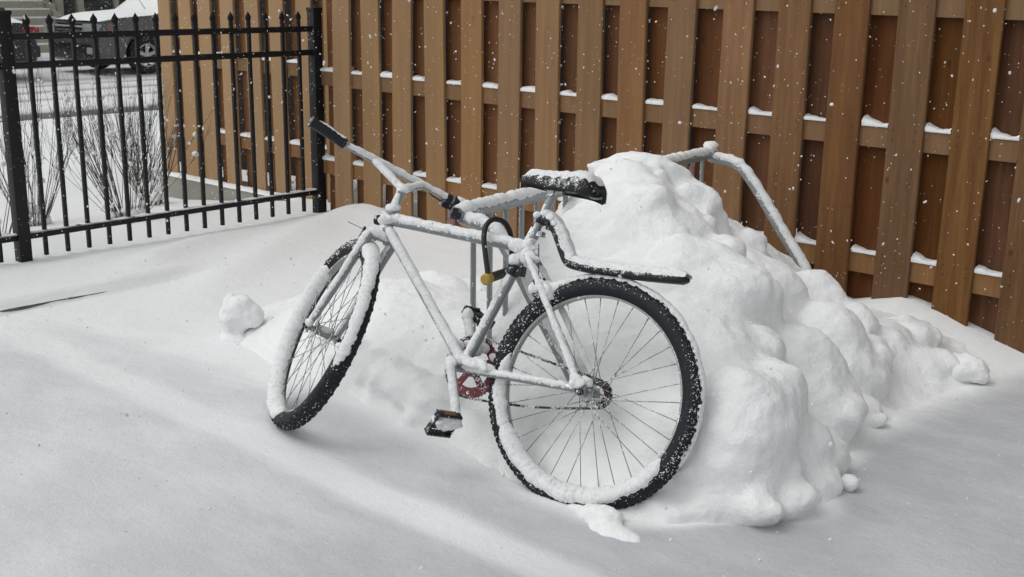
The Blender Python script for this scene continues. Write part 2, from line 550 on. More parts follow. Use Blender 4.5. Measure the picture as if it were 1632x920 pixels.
def ground_z(x, y):
    x = np.asarray(x, float); y = np.asarray(y, float)
    z = 0.005 * vnoise(x, y, 0.9, 1) + 0.003 * vnoise(x, y, 3.1, 2) + 0.003 * vnoise(x, y, 9, 3) + .0022 * vnoise(x, y, 21, 13)
    # raised verge behind the kerb
    sharp = sst(3.5, 3.0, y)
    wv = -4.9 + 0.02 * vnoise(x, y, 2.5, 4) + 0.012 * vnoise(x, y, 11, 8)
    lip = 0.052 * sst(wv + 0.035, wv - 0.02, x)
    soft = 0.04 * sst(-4.5, -5.3, x)
    z = z + sharp * lip + (1 - sharp) * soft
    z = z - 0.055 * sst(-5.3, -5.75, x) * sst(-6.3, -5.8, x)
    # rolling ridges left by a plough on the verge
    a = (y - 3.3) * 0.5 + (x + 5.0)
    fold = np.exp(-((a + 0.25) / 0.12) ** 2) + 0.8 * np.exp(-((a - 0.22 + 0.1 * vnoise(x, y, 1.2, 5)) / 0.15) ** 2) + 0.6 * np.exp(-((a + 0.62) / 0.1) ** 2)
    z = z + 0.034 * fold * sst(-3.8, -4.6, x) * sst(-5.75, -5.3, x) * sst(2.7, 3.3, y)
    # bank against the wooden fence
    bx = np.interp(x, [-6.2, -5.8, -5.3, -4.9, -4.5, -3.5, -2.7, -2.39, -2.2, -1.95, -1.8, -1.69, -1.43, -1.0, 1.5],
                   [0.0, 0.0, 0.06, 0.04, 0.025, 0.05, 0.18, 0.16, 0.085, 0.15, 0.12, 0.085, 0.015, 0.0, 0.0])
    bank = bx * np.exp(-(np.clip(FY - y, 0, 9) / (0.16 + 1.1 * bx)) ** 2)
    z = z + bank * np.where(y > FY + 0.3, 0.3, 1)
    # lawn falling away to the street
    down = np.interp(x, [-14.1, -13.95, -10, -7.6, -6.6, -5.85], [-0.50, -0.34, -0.33, -0.235, -0.12, 0.0])
    z = z + np.where(x < -5.85, down, 0)
    z = np.where(x < -14.0, -0.5, z)
    # far terrain under everything else
    return z

MOUND_PTS = [
    # front foot and right foot of the heap
    (-1.25, 2.7, -.06), (-1.47, 2.70, -.01), (-1.50, 2.95, .18), (-1.43, 3.05, -.02), (-1.53, 2.60, -.02), (-1.5, 3.25, .03), (-1.42, 3.35, -.05), (-1.62, 2.50, -.01), (-1.6, 2.72, .27), (-1.74, 2.86, .37), (-1.54, 2.80, .20),
    (-1.6, 3.0, .28), (-1.63, 3.3, .13), (-1.6, 3.66, .03), (-1.6, 4.05, .03), (-1.35, 3.8, -.05), (-1.3, 4.3, -.05),
    (-1.8, 2.42, 0), (-1.8, 2.7, .26), (-1.8, 3.0, .44), (-1.8, 3.3, .36), (-1.8, 3.66, .19), (-1.8, 4.2, .17), (-1.8, 4.65, .10),
    (-2.0, 2.42, 0), (-2.0, 2.7, .22), (-2.0, 3.0, .48), (-2.0, 3.3, .53), (-2.0, 3.6, .45), (-2.0, 4.0, .29), (-2.0, 4.4, .17), (-1.95, 4.7, .15),
    (-2.3, 2.48, 0.0), (-2.3, 2.7, .15), (-2.3, 3.0, .46), (-2.3, 3.3, .67), (-2.3, 3.6, .63), (-2.3, 3.9, .49), (-2.25, 4.15, .39), (-2.39, 4.7, .17), (-2.15, 4.7, .09), (-2.35, 4.45, .31),
    (-2.5, 2.52, 0.0), (-2.5, 2.75, .09), (-2.5, 3.0, .32), (-2.55, 3.2, .66), (-2.66, 3.15, .56), (-2.5, 3.6, .78), (-2.5, 3.9, .62), (-2.5, 4.1, .49), (-2.5, 4.4, .36),
    (-2.75, 2.54, 0.0), (-2.72, 2.80, .12), (-2.75, 3.2, .24), (-2.8, 3.5, .48), (-2.72, 3.75, .70), (-2.75, 4.05, .45), (-2.8, 4.5, .2),
    (-3.0, 2.58, .0), (-3.0, 2.76, .17), (-3.0, 3.15, .23), (-3.0, 3.6, .22), (-3.05, 4.0, .2), (-3.1, 4.6, .1),
    (-3.3, 2.60, .01), (-3.3, 2.82, .18), (-3.3, 3.2, .25), (-3.3, 3.7, .10), (-3.3, 4.2, .03),
    (-3.7, 2.62, -.02), (-3.7, 2.88, .13), (-3.7, 3.15, .18), (-3.8, 3.6, -.01), (-3.7, 4.2, -.05),
    (-4.1, 2.6, -.06), (-4.1, 2.95, .02), (-4.15, 3.3, .0), (-4.4, 2.8, -.07), (-4.4, 3.6, -.08),
    (-1.1, 3.0, -.08), (-1.4, 2.3, -.07), (-1.9, 2.25, -.08), (-2.4, 2.3, -.08), (-2.9, 2.35, -.08), (-3.5, 2.35, -.08), (-4.1, 2.35, -.08), (-1.15, 3.6, -.08), (-1.2, 4.7, -.08)]
PP = np.array(MOUND_PTS)
def _tps(r2):
    return np.where(r2 > 1e-12, r2 * np.log(np.maximum(r2, 1e-12)) * 0.5, 0)
_n = len(PP)
_K = _tps(((PP[:, None, :2] - PP[None, :, :2]) ** 2).sum(2)) + np.eye(_n) * 0.003
_P = np.hstack([np.ones((_n, 1)), PP[:, :2]])
_A = np.block([[_K, _P], [_P.T, np.zeros((3, 3))]])
_W = np.linalg.solve(_A, np.concatenate([PP[:, 2], np.zeros(3)]))
def mound_z(x, y):
    x = np.asarray(x, float); y = np.asarray(y, float)
    s = x.shape
    q = np.stack([x.ravel(), y.ravel()], 1)
    U = _tps(((q[:, None, :] - PP[None, :, :2]) ** 2).sum(2))
    return (U @ _W[:_n] + _W[_n] + q @ _W[_n + 1:]).reshape(s)

def axis_vals(a0, a1, step, lo, hi, grow=1.35):
    v = list(np.arange(a0, a1 + 1e-6, step))
    s = step; x = v[-1]
    while x < hi:
        s = min(s * grow, 60); x += s; v.append(x)
    s = step; x = v[0]
    pre = []
    while x > lo:
        s = min(s * grow, 60); x -= s; pre.append(x)
    return np.array(pre[::-1] + v)

def make_ground():
    xs = np.unique(np.concatenate([axis_vals(-6.3, 0.1, 0.026, -400, 300), [-7.0, -7.6, -8.5, -10.0, -12.0, -13.7, -13.95, -14.1]]))
    ys = axis_vals(0.7, 5.2, 0.026, -300, 400)
    X, Y = np.meshgrid(xs, ys, indexing='ij')
    Z = ground_z(X, Y)
    nx, ny = X.shape
    idx = np.arange(nx * ny).reshape(nx, ny)
    F = np.stack([idx[:-1, :-1], idx[1:, :-1], idx[1:, 1:], idx[:-1, 1:]], -1).reshape(-1, 4)
    me = bpy.data.meshes.new('snow_ground')
    me.from_pydata(np.stack([X, Y, Z], -1).reshape(-1, 3).tolist(), [], F.tolist())
    near = (np.abs(X + 3.2) < 4) & (np.abs(Y - 2.8) < 3)
    mz = np.full(X.shape, -0.2)
    mz[near] = mound_z(X[near], Y[near])
    thin = sst(0.0, -0.055, mz) * sst(-4.95, -4.2, X) * sst(4.75, 4.35, Y) * (1 - 0.55 * sst(-2.6, -4.2, X) * sst(2.0, 2.6, Y))
    thin = thin * np.where(X < -5.5, 0, 1) * (1 - 0.46 * sst(-1.5, -3.0, X))
    thin = thin * (1 - .8 * sst(-2.5, -3.2, X) * sst(2.36, 2.56, Y + .06 * vnoise(X, Y, 2.0, 41) + .12 * sst(-3.8, -4.7, X)))
    d = np.abs(Y - stripe_y(X))
    stripe = sst(0.105, 0.045, d + 0.03 * vnoise(X, Y, 6, 6)) * sst(-4.75, -4.35, X) * (0.75 + 0.5 * vnoise(X, Y, 1.4, 9))
    for nm, A in (('thin', thin), ('stripe', np.clip(stripe, 0, 1))):
        at = me.attributes.new(nm, 'FLOAT', 'POINT')
        at.data.foreach_set('value', A.reshape(-1).astype(np.float32))
    me.materials.append(M['ground'])
    me.shade_smooth()
    o = bpy.data.objects.new('snow_ground', me)
    COL.objects.link(o)
    o['kind'] = 'structure'
make_ground()

# kerb stone showing as a dark line under the lip of the verge snow
mb = MB()
pts = [(-4.885 + 0.010 * math.sin(y * 3.1) + 0.004 * math.sin(y * 17), y, 0.008) for y in np.arange(0.4, 3.25, 0.05)]
for i, (a, b) in enumerate(zip(pts[:-1], pts[1:])):
    w = 0.009 - 0.012 * max(0, a[1] - 2.3)
    mb.add([(a[0] - .12, a[1], -.08), (a[0], a[1], -.08), (a[0], a[1], a[2] + w), (a[0] - .12, a[1], a[2] + w),
            (b[0] - .12, b[1], -.08), (b[0], b[1], -.08), (b[0], b[1], b[2] + w), (b[0] - .12, b[1], b[2] + w)],
           [(1, 5, 6, 2), (2, 6, 7, 3)])
build('kerb', mb, M['kerb'], kind='structure')

# street
mb = MB()
N = 60
for i in range(N):
    y0, y1 = -80 + i * 4, -76 + i * 4
    mb.add([(-13.98, y0, -.35), (-13.98, y1, -.35), (-22.3, y1, -.35), (-22.3, y0, -.35)], [(0, 1, 2, 3)])
build('street', mb, M['road'], loc=(-13.98, 0, -.35), kind='structure')
mb = MB()
mb.box((-24.3, 10, -.27), (2.0, 70, .12))
build('pavement', mb, M['snow'], kind='structure')

# ------------------------------------------------------------------ wooden fence
def make_wood_fence():
    root = thing('wooden_fence', (-3.5, FY, 0), 'tall cedar shadowbox fence with snow lying on its rails behind the bicycle', 'fence')
    bw, bt, H = 0.153, 0.019, 1.95
    variants = []
    variants_back = []
    for s in range(4):
        b = MB()
        # a board with slightly eased long edges and a few mild bends
        hw, ht = bw / 2, bt / 2
        sec = [(-hw, -ht + .003), (-hw + .003, -ht), (hw - .003, -ht), (hw, -ht + .003), (hw, ht), (-hw, ht)]
        V = []; n = 7
        for i in range(n):
            z = H * i / (n - 1)
            dx = 0.003 * math.sin(z * 2.1 + s * 1.7); dy = 0.004 * math.sin(z * 1.6 + s * 2.3)
            V += [(x + dx, y + dy, z) for x, y in sec]
        k = len(sec)
        F = [(i * k + j, i * k + (j + 1) % k, (i + 1) * k + (j + 1) % k, (i + 1) * k + j) for i in range(n - 1) for j in range(k)]
        F += [tuple(range(k - 1, -1, -1)), tuple(range((n - 1) * k, n * k))]
        b.add(V, F)
        me = bpy.data.meshes.new('board')
        me.from_pydata(b.v, [], b.f)
        me.materials.append(M['wood'])
        me.update()
        variants.append(me)
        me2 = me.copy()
        me2.materials[0] = M['wood_red_shaded']
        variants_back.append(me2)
    def board(x, y, z, back=False):
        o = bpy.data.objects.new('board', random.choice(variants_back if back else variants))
        COL.objects.link(o)
        o.parent = root
        o.location = Vector((x, y, z)) - Vector(root.location)
        o.rotation_euler = (0, random.uniform(-.004, .004), random.uniform(-.012, .012))
    xs = [-5.535, -5.277, -5.008, -4.738, -4.465, -4.196, -3.927, -3.663, -3.393, -3.126, -2.829, -2.554, -2.283, -2.013, -1.747]
    xs += [-1.747 + .2687 * k for k in range(1, 10)]
    xs_l = [-7.868, -7.596, -7.355, -7.076, -6.79, -6.523, -6.232, -5.965]
    for x in xs:
        board(x, FY + .010, -.04)
    for x in xs_l:
        board(x, 5.01, -.035)
    gaps = list(zip(xs[:-1], xs[1:]))
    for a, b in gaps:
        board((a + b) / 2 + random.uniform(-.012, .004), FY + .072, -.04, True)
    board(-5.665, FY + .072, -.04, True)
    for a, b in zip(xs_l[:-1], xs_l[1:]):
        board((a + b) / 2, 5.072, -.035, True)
    # rails
    def rail(x0, x1, y, z0, z1):
        m = MB()
        n = 8
        for i in range(n):
            xa, xb = x0 + (x1 - x0) * i / n, x0 + (x1 - x0) * (i + 1) / n
            za, zb = z0 + (z1 - z0) * i / n, z0 + (z1 - z0) * (i + 1) / n
            V = [(x, y + dy, zz + dz) for x, zz in ((xa, za), (xb, zb)) for dy, dz in ((0, -.045), (.0405, -.045), (.0405, .045), (0, .045))]
            F = [(0, 4, 5, 1), (1, 5, 6, 2), (2, 6, 7, 3), (3, 7, 4, 0)]
            if i == 0: F.append((0, 1, 2, 3))
            if i == n - 1: F.append((7, 6, 5, 4))
            m.add(V, F)
        build('rail', m, M['wood'], root, smooth=False)
    RZ = ((1.36, 0), (.82, 1), (.275, 1))
    for zc, sn in RZ:
        rail(-5.86, .8, FY + .0205, zc + .010, zc - .028)
        rail(-7.95, -5.72, 5.0215, zc + .012, zc + .012)
    # snow lying on the rails in each gap
    for gi, (a, b) in enumerate(gaps + [(-5.80 - bw / 2, -5.535)] + list(zip(xs_l[:-1], xs_l[1:]))):
        left = gi > len(gaps)
        yb = 5.022 if left else FY + .021
        for zc, sn in RZ[1:]:
            x0, x1 = a + bw / 2 + .001, b - bw / 2 - .001
            if x0 > -.2:
                continue
            ztop = zc + (.012 if left else .010 - .038 * ((a + b) / 2 + 5.86) / 6.66) + .045
            m = MB(); n = 12; V = []
            right = (a + b) / 2 > -3.1
            random_p = (random.uniform(1.6, 3.0), random.uniform(.3, 1.3))
            s = random.uniform(.45, 1.1)
            for i in range(n + 1):
                u = i / n
                x = x0 + (x1 - x0) * u
                if right:
                    h = .003 + .029 * s * (1 - u) ** random_p[0] + .014 * random_p[1] * u ** 4 + .005 * mnoise.noise(Vector((x * 35, zc * 9, gi)))
                else:
                    h = (.009 + .013 * s) * (1 - .5 * u) + .013 * mnoise.noise(Vector((x * 26, zc * 9, gi)))
                h = max(h, .0045)
                jf = .005 * mnoise.noise(Vector((x * 40, zc * 7, 2.0)))
                V += [(x, yb - .006 + jf, ztop - .004), (x, yb - .010 + jf, ztop + h * .45), (x, yb + .004, ztop + h * .9), (x, yb + .028, ztop + h * 1.05), (x, yb + .040, ztop + h * 1.1)]
            k = 5
            F = [(i * k + j, (i + 1) * k + j, (i + 1) * k + j + 1, i * k + j + 1) for i in range(n) for j in range(k - 1)]
            m.add(V, F)
            build('rail_snow', m, M['snow'], root)
make_wood_fence()

# concrete footing under the set-back length of fence
mb = MB()
mb.bevel_box((-6.83, 5.06, -.19), (1.10, .13, .153), .012)
root = build('concrete_base', mb, M['concrete'], smooth='auto', label='low grey concrete base wall under the set-back fence boards by the iron railing', cat='wall')
mb = MB(); V = []; n = 60
for i in range(n + 1):
    x = -7.93 + 2.2 * i / n
    h = .016 + .012 * mnoise.noise(Vector((x * 5, 1, 0)))
    V += [(x, 4.925 + .006 * mnoise.noise(Vector((x * 14, 5, 0))), -.040), (x, 4.935, -.037 + h * .8), (x, 4.97, -.037 + h), (x, 4.999, -.037 + h * .9)]
mb.add(V, [(i * 4 + j, (i + 1) * 4 + j, (i + 1) * 4 + j + 1, i * 4 + j + 1) for i in range(n) for j in range(3)])
build('ledge_snow', mb, M['snow'], root)

# neighbouring building seen through the slits
mb = MB()
mb.box((-4.3, 6.4, 1.6), (5.6, .15, 2.0))
w = build('neighbour_wall', mb, M['darkwall'], smooth=False, label='dark brown wall glimpsed through the slits of the cedar fence', cat='wall')

# chain-link fence with snow caught in its mesh, glimpsed through the slits
root = thing('chain_link_fence', (-5.0, 5.42, 0), 'snow-flecked chain-link fence glimpsed through the slits of the cedar fence', 'fence')
mb = MB(); sb = MB(); pit = .055
for k in range(92):
    x0 = -7.9 + k * pit
    sg = 1 if k % 2 else -1
    V = []; nseg = 36
    for i in range(nseg + 1):
        z = -.05 + i * pit
        xx = x0 + (pit / 2 * .98) * (1 if (i + k) % 2 else -1); yy = 5.42 + .004 * (1 if i % 2 else -1)
        V += [(xx - .0014, yy, z), (xx, yy - .0014, z + .001), (xx + .0014, yy, z), (xx, yy + .0014, z - .001)]
        if random.random() < .45:
            q = random.uniform(.004, .009)
            sb.ellipsoid((xx, yy, z + .006), (q, q * .8, q * 1.2), sub=1, jit=.4, freq=60)
    mb.add(V, [(i * 4 + j, i * 4 + (j + 1) % 4, (i + 1) * 4 + (j + 1) % 4, (i + 1) * 4 + j) for i in range(nseg) for j in range(4)])
build('wire_mesh', mb, M['darkwall'], root, smooth=False, kind='stuff')
build('snow', sb, M['snow'], root, smooth=False, kind='stuff')

# ------------------------------------------------------------------ iron fence
def make_iron_fence():
    root = thing('iron_fence', (IX, 3.75, 0), 'black iron railing with spear-tipped pickets at left edge of lot', 'fence')
    def post(y):
        m = MB()
        m.bevel_box((IX, y, .55), (.032, .032, .68), .004)
        m.bevel_box((IX, y, 1.238), (.036, .036, .010), .004)
        m.tube([(IX, y, 1.24), (IX, y, 1.262)], [.030, .012], 4)
        build('post', m, M['iron'], root, smooth='auto')
    for y in (4.715, 2.775, .84):
        post(y)
    pk = MB()
    pk.bevel_box((0, 0, .585), (.0098, .0098, .578), .002)
    # spear head: collar, swelling blade, point
    prof = [(1.150, .011, .011), (1.163, .016, .012), (1.172, .012, .011), (1.186, .021, .011), (1.200, .020, .010), (1.222, .004, .004), (1.228, .001, .001)]
    V = []
    for z, a, b in prof:
        for k in range(8):
            t = 2 * math.pi * k / 8
            V.append((b * math.sin(t), a * math.cos(t), z))
    F = [(i * 8 + k, i * 8 + (k + 1) % 8, (i + 1) * 8 + (k + 1) % 8, (i + 1) * 8 + k) for i in range(len(prof) - 1) for k in range(8)]
    F.append(tuple(range(7, -1, -1)))
    F.append(tuple(range((len(prof) - 1) * 8, len(prof) * 8)))
    pk.add(V, F)
    me = bpy.data.meshes.new('picket')
    me.from_pydata(pk.v, [], pk.f); me.materials.append(M['iron']); me.shade_smooth(); me.set_sharp_from_angle(angle=R(35)); me.update()
    ys = [2.897 + .1210 * k for k in range(15)] + [2.655 - .121 * k for k in range(15)]
    for y in ys:
        o = bpy.data.objects.new('picket', me); COL.objects.link(o); o.parent = root
        o.location = Vector((IX, y, .002)) - Vector(root.location)
    for y0, y1 in ((2.807, 4.683), (.872, 2.743)):
        for z in (1.122, .982, .124):
            m = MB()
            m.bevel_box((IX, (y0 + y1) / 2, z), (.0165, (y1 - y0) / 2, .0165), .003)
            rl = build('rail', m, M['iron'], root, smooth='auto')
            m = MB(); V = []; n = 90
            for i in range(n + 1):
                y = y0 + (y1 - y0) * i / n
                h = max(0, .0035 + .007 * mnoise.noise(Vector((y * 16, z * 5, 0))))
                V += [(IX + .0175, y, z + .013), (IX + .012, y, z + .0160 + h), (IX - .012, y, z + .0160 + h), (IX - .0175, y, z + .013)]
            m.add(V, [(i * 4 + j, (i + 1) * 4 + j, (i + 1) * 4 + j + 1, i * 4 + j + 1) for i in range(n) for j in range(3)])
            if z < .5:
                build('snow', m, M['bike_snow'], rl)
make_iron_fence()

# ------------------------------------------------------------------ snow heap (voxel-merged)
def at_px(x, y, zfun=None):
    return None

def make_mound():
    xs = np.arange(-4.35, -1.1, .03); ys = np.arange(2.28, 4.78, .03)
    X, Y = np.meshgrid(xs, ys, indexing='ij')
    Z = mound_z(X, Y)
    rough = np.clip((Z + .02) / .16, 0, 1)
    right = .30 + .70 * sst(-2.45, -2.05, X + .25 * (Y - 3.2))
    wx = X + .10 * vnoise(X, Y, 3, 31); wy = Y + .10 * vnoise(X, Y, 3, 32)
    def billow(f, sd, ang):
        c, q = math.cos(ang), math.sin(ang)
        return np.minimum(1, 2.6 * np.abs(vnoise(wx * c - wy * q + 20, wx * q + wy * c + 20, f, sd)))
    Z = Z + rough * right * (.055 * (billow(2.6, 21, .4) - .55) + .014 * (billow(5.6, 22, 1.1) - .5))
    Z = Z + rough * (.03 * vnoise(X, Y, 2.2, 25) + .012 * vnoise(X, Y, 8, 26))
    Z = np.maximum(Z, -.085)
    nx, ny = X.shape
    mb = MB()
    top = np.stack([X, Y, Z], -1).reshape(-1, 3)
    bot = np.stack([X, Y, np.full_like(Z, -.14)], -1).reshape(-1, 3)
    idx = np.arange(nx * ny).reshape(nx, ny)
    F = np.stack([idx[:-1, :-1], idx[1:, :-1], idx[1:, 1:], idx[:-1, 1:]], -1).reshape(-1, 4)
    o = nx * ny
    Fb = np.stack([idx[:-1, :-1], idx[:-1, 1:], idx[1:, 1:], idx[1:, :-1]], -1).reshape(-1, 4) + o
    faces = F.tolist() + Fb.tolist()
    loop = list(idx[:, 0]) + list(idx[-1, 1:]) + list(idx[::-1, -1][1:]) + list(idx[0, ::-1][1:-1])
    for a, b in zip(loop, loop[1:] + loop[:1]):
        faces.append([int(b), int(a), int(a) + o, int(b) + o])
    mb.v = [tuple(p) for p in top.tolist()] + [tuple(p) for p in bot.tolist()]
    mb.f = [tuple(f) for f in faces]
    # clods: (x, y, z offset from surface or absolute, radii)
    C = [
        # overhanging front foot
        (-1.70, 2.55, .03, .10, .05, .050), (-1.58, 2.61, .04, .06, .05, .05), (-1.49, 2.665, .05, .11, .06, .065), (-1.45, 2.73, .035, .05, .05, .04),
        (-1.42, 2.80, .045, .065, .07, .055), (-1.42, 2.96, .035, .05, .06, .045), (-1.50, 3.09, .06, .08, .10, .07), (-1.51, 3.22, .04, .05, .05, .045),
        # oblong lump on the front face
        (-1.555, 2.655, .135, .032, .028, .062),
        # right flank: blocks with a hollow under them
        (-1.58, 3.37, .09, .09, .10, .09), (-1.60, 3.60, .04, .08, .07, .055), (-1.68, 3.78, .10, .09, .09, .09), (-1.76, 3.93, .20, .10, .09, .10), (-1.86, 4.05, .24, .08, .08, .07),
        # upper part
        (-2.33, 3.66, .63, .09, .09, .08), (-2.21, 3.84, .50, .08, .08, .08), (-2.58, 3.62, .72, .17, .15, .08), (-2.42, 3.80, .66, .035, .035, .05),
        # behind the rear wheel
        (-2.05, 2.80, .24, .09, .07, .05), (-1.95, 2.70, .17, .07, .06, .05), (-2.18, 2.76, .16, .08, .07, .05), (-2.1, 2.62, .05, .08, .06, .04),
        # left low bank, broken edge behind the front wheel
        (-2.64, 2.62, .075, .11, .08, .075), (-2.77, 2.63, .085, .10, .08, .075), (-2.90, 2.66, .08, .09, .08, .07), (-2.57, 2.64, .04, .06, .05, .045), (-3.00, 2.68, .07, .09, .07, .07), (-2.66, 2.535, .03, .045, .035, .035),
        (-2.45, 2.62, .04, .07, .06, .045), (-3.15, 2.72, .09, .10, .08, .07), (-3.35, 2.76, .08, .11, .08, .07), (-3.55, 2.80, .06, .09, .08, .06), (-3.2, 2.95, .16, .13, .12, .05), (-3.6, 3.0, .12, .13, .11, .05),
        (-2.78, 2.98, .12, .14, .12, .06), (-3.20, 3.45, .20, .12, .10, .10), (-3.45, 2.86, .07, .13, .12, .05),
        (-1.52, 2.74, .19, .05, .045, .04), (-1.66, 2.60, .15, .05, .04, .035), (-1.46, 2.84, .15, .045, .05, .04), (-1.62, 3.47, .18, .05, .05, .045), (-1.70, 3.60, .20, .05, .045, .05),
        (-1.68, 3.90, .14, .06, .05, .05), (-1.74, 3.98, .16, .05, .05, .04), (-2.22, 3.56, .60, .04, .04, .035), (-2.28, 3.74, .56, .05, .05, .05), (-1.92, 3.42, .42, .05, .05, .04), (-1.96, 3.52, .42, .045, .045, .04),
        # near the right hand fence
        (-1.62, 4.24, .06, .11, .08, .05), (-1.78, 4.40, .11, .12, .10, .05),
    ]
    SW = [
        # swells over the whole right half
        (-2.11, 3.49, 0.55, 0.059, 0.057, 0.048),
        (-2.15, 3.80, 0.45, 0.068, 0.065, 0.055),
        (-1.93, 3.33, 0.49, 0.065, 0.062, 0.053),
        (-1.93, 3.10, 0.50, 0.054, 0.051, 0.044),
        (-1.88, 3.46, 0.41, 0.075, 0.072, 0.061),
        (-2.05, 4.06, 0.30, 0.096, 0.091, 0.078),
        (-1.91, 3.99, 0.23, 0.103, 0.098, 0.084),
        (-1.76, 3.38, 0.33, 0.090, 0.086, 0.073),
        (-1.76, 3.12, 0.42, 0.073, 0.070, 0.059),
        (-1.73, 2.94, 0.39, 0.066, 0.063, 0.054),
        (-1.81, 4.10, 0.17, 0.084, 0.080, 0.068),
        (-1.59, 2.95, 0.34, 0.088, 0.084, 0.071),
        (-1.69, 3.38, 0.24, 0.085, 0.081, 0.069),
        (-1.77, 3.80, 0.16, 0.080, 0.076, 0.065),
        (-1.58, 2.78, 0.29, 0.074, 0.070, 0.060),
        (-1.52, 3.02, 0.22, 0.070, 0.066, 0.056),
        (-1.47, 2.81, 0.16, 0.073, 0.070, 0.059),
        (-2.28, 3.51, 0.65, 0.056, 0.054, 0.046),
        (-2.38, 3.39, 0.72, 0.093, 0.088, 0.075),
        (-2.12, 3.17, 0.57, 0.086, 0.082, 0.070),
        (-2.20, 3.07, 0.53, 0.077, 0.074, 0.063),
        (-1.60, 2.65, 0.13, 0.040, 0.038, 0.032),
        (-1.69, 4.15, 0.10, 0.074, 0.070, 0.060),
        (-1.45, 2.98, 0.15, 0.065, 0.062, 0.052),
    ]
    for n_, (x, y, z, a, b, c) in enumerate(SW):
        zs = float(mound_z(np.array([x]), np.array([y]))[0])
        if n_ % 5 in (1, 4):
            continue
        g = (1.5, 1.15, 1.75, 1.3)[n_ % 4]
        mb.ellipsoid((x, y, zs - (.80, .62, .85, .70)[n_ % 4] * c * g), (a * g * 1.15, b * g, c * g), sub=4, jit=.35, freq=7)
    # the main lobes the heap is thrown up from
    for x, y, z, a, b, c in [
            (-1.68, 2.85, .08, .26, .25, .31), (-1.555, 2.82, .06, .155, .165, .19), (-1.73, 3.36, .10, .20, .17, .24), (-1.83, 3.78, .12, .18, .16, .18), (-1.72, 3.72, .08, .12, .11, .13),
            (-2.02, 3.20, .34, .25, .24, .25), (-2.37, 3.74, .60, .11, .10, .13), (-2.50, 3.50, .50, .26, .24, .28), (-2.08, 3.70, .33, .17, .15, .16), (-2.02, 4.05, .18, .16, .15, .17), (-1.86, 4.22, .08, .15, .13, .12),
            (-3.12, 2.95, .10, .20, .16, .15), (-3.48, 3.00, .07, .20, .17, .14), (-2.80, 2.88, .07, .16, .15, .14), (-3.30, 3.30, .12, .18, .15, .15), (-2.62, 2.75, .03, .14, .13, .11)]:
        mb.ellipsoid((x, y, z), (a, b, c), sub=5, jit=.30, freq=5.0)
    for x, y, z, a, b, c in C:
        zs = float(mound_z(np.array([x]), np.array([y]))[0])
        z = min(z, zs - .10 * c) if z > .14 else z - .008
        chunk(mb, (x, y, z), (a * 1.1, b * 1.1, c * 1.0), int(x * 1000) ^ int(y * 777), k=.80, planes=5)
    ob = build('snow_heap', mb, M['snow'], loc=(-2.2, 3.2, 0), label='big ploughed snow heap with lumpy clods burying the middle of the bike rack', cat='snow heap')
    rm = ob.modifiers.new('merge', 'REMESH'); rm.mode = 'VOXEL'; rm.voxel_size = .012; rm.use_smooth_shade = True
    sm = ob.modifiers.new('soften', 'SMOOTH'); sm.factor = .5; sm.iterations = 12
    for nm, sz, st in (('lump', .13, .024), ('crumb', .045, .013), ('grain', .015, .0065)):
        tx = bpy.data.textures.new(nm, 'CLOUDS'); tx.noise_scale = sz; tx.noise_depth = 2
        dm = ob.modifiers.new(nm, 'DISPLACE'); dm.texture = tx; dm.strength = st; dm.mid_level = .5; dm.texture_coords = 'LOCAL'
    return ob
make_mound()

def clump(x, y, z, blobs, label, group=None, dirt=None, seed=0):
    m = MB()
    for bx, by, bz, a, b, c in blobs:
        chunk(m, (x + bx, y + by, z + bz), (a, b, c), int(bx * 999 + x * 313) + 5, jit=.30, planes=5, k=.8)
    o = build('snow_clump', m, M['snow'], label=label, cat='snow clump', group=group)
    rm = o.modifiers.new('merge', 'REMESH'); rm.mode = 'VOXEL'; rm.voxel_size = .008; rm.use_smooth_shade = True
    sm = o.modifiers.new('soften', 'SMOOTH'); sm.factor = .5; sm.iterations = 8
    tx = bpy.data.textures.new('crumb', 'CLOUDS'); tx.noise_scale = .03; tx.noise_depth = 2
    dm = o.modifiers.new('crumb', 'DISPLACE'); dm.texture = tx; dm.strength = .014; dm.texture_coords = 'LOCAL'
    return o
G = 'loose snow clumps round the heap'
clump(-3.90, 2.72, -.01, [(0, 0, .085, .064, .058, .100), (.025, .015, .140, .064, .054, .056), (.075, .04, .105, .052, .05, .058), (.03, -.02, .01, .075, .05, .022)],
      'upright broken snow clod standing alone left of the front wheel', G)
clump(-1.52, 4.27, 0, [(0, 0, .04, .10, .07, .055), (.06, .0, .03, .06, .05, .04)], 'rounded snow lump on flat snow near the right end of the fence', G)
clump(-1.365, 3.045, 0, [(0, 0, .022, .026, .026, .026), (-.02, .02, .010, .022, .02, .014)], 'tiny snowball lying on the flat snow right of the heap', G)
clump(-1.63, 3.53, 0, [(0, 0, .05, .075, .07, .06), (.06, .05, .02, .07, .06, .03)], 'round snow lump leaning against the right foot of the heap', G)
clump(-1.76, 2.392, -.004, [(0, 0, .010, .060, .045, .034), (.045, -.03, -.002, .075, .045, .022), (-.05, .01, .004, .05, .035, .024), (.09, -.03, -.006, .06, .04, .016)],
      'soft snow lump piled at the foot of the rear tyre', G)

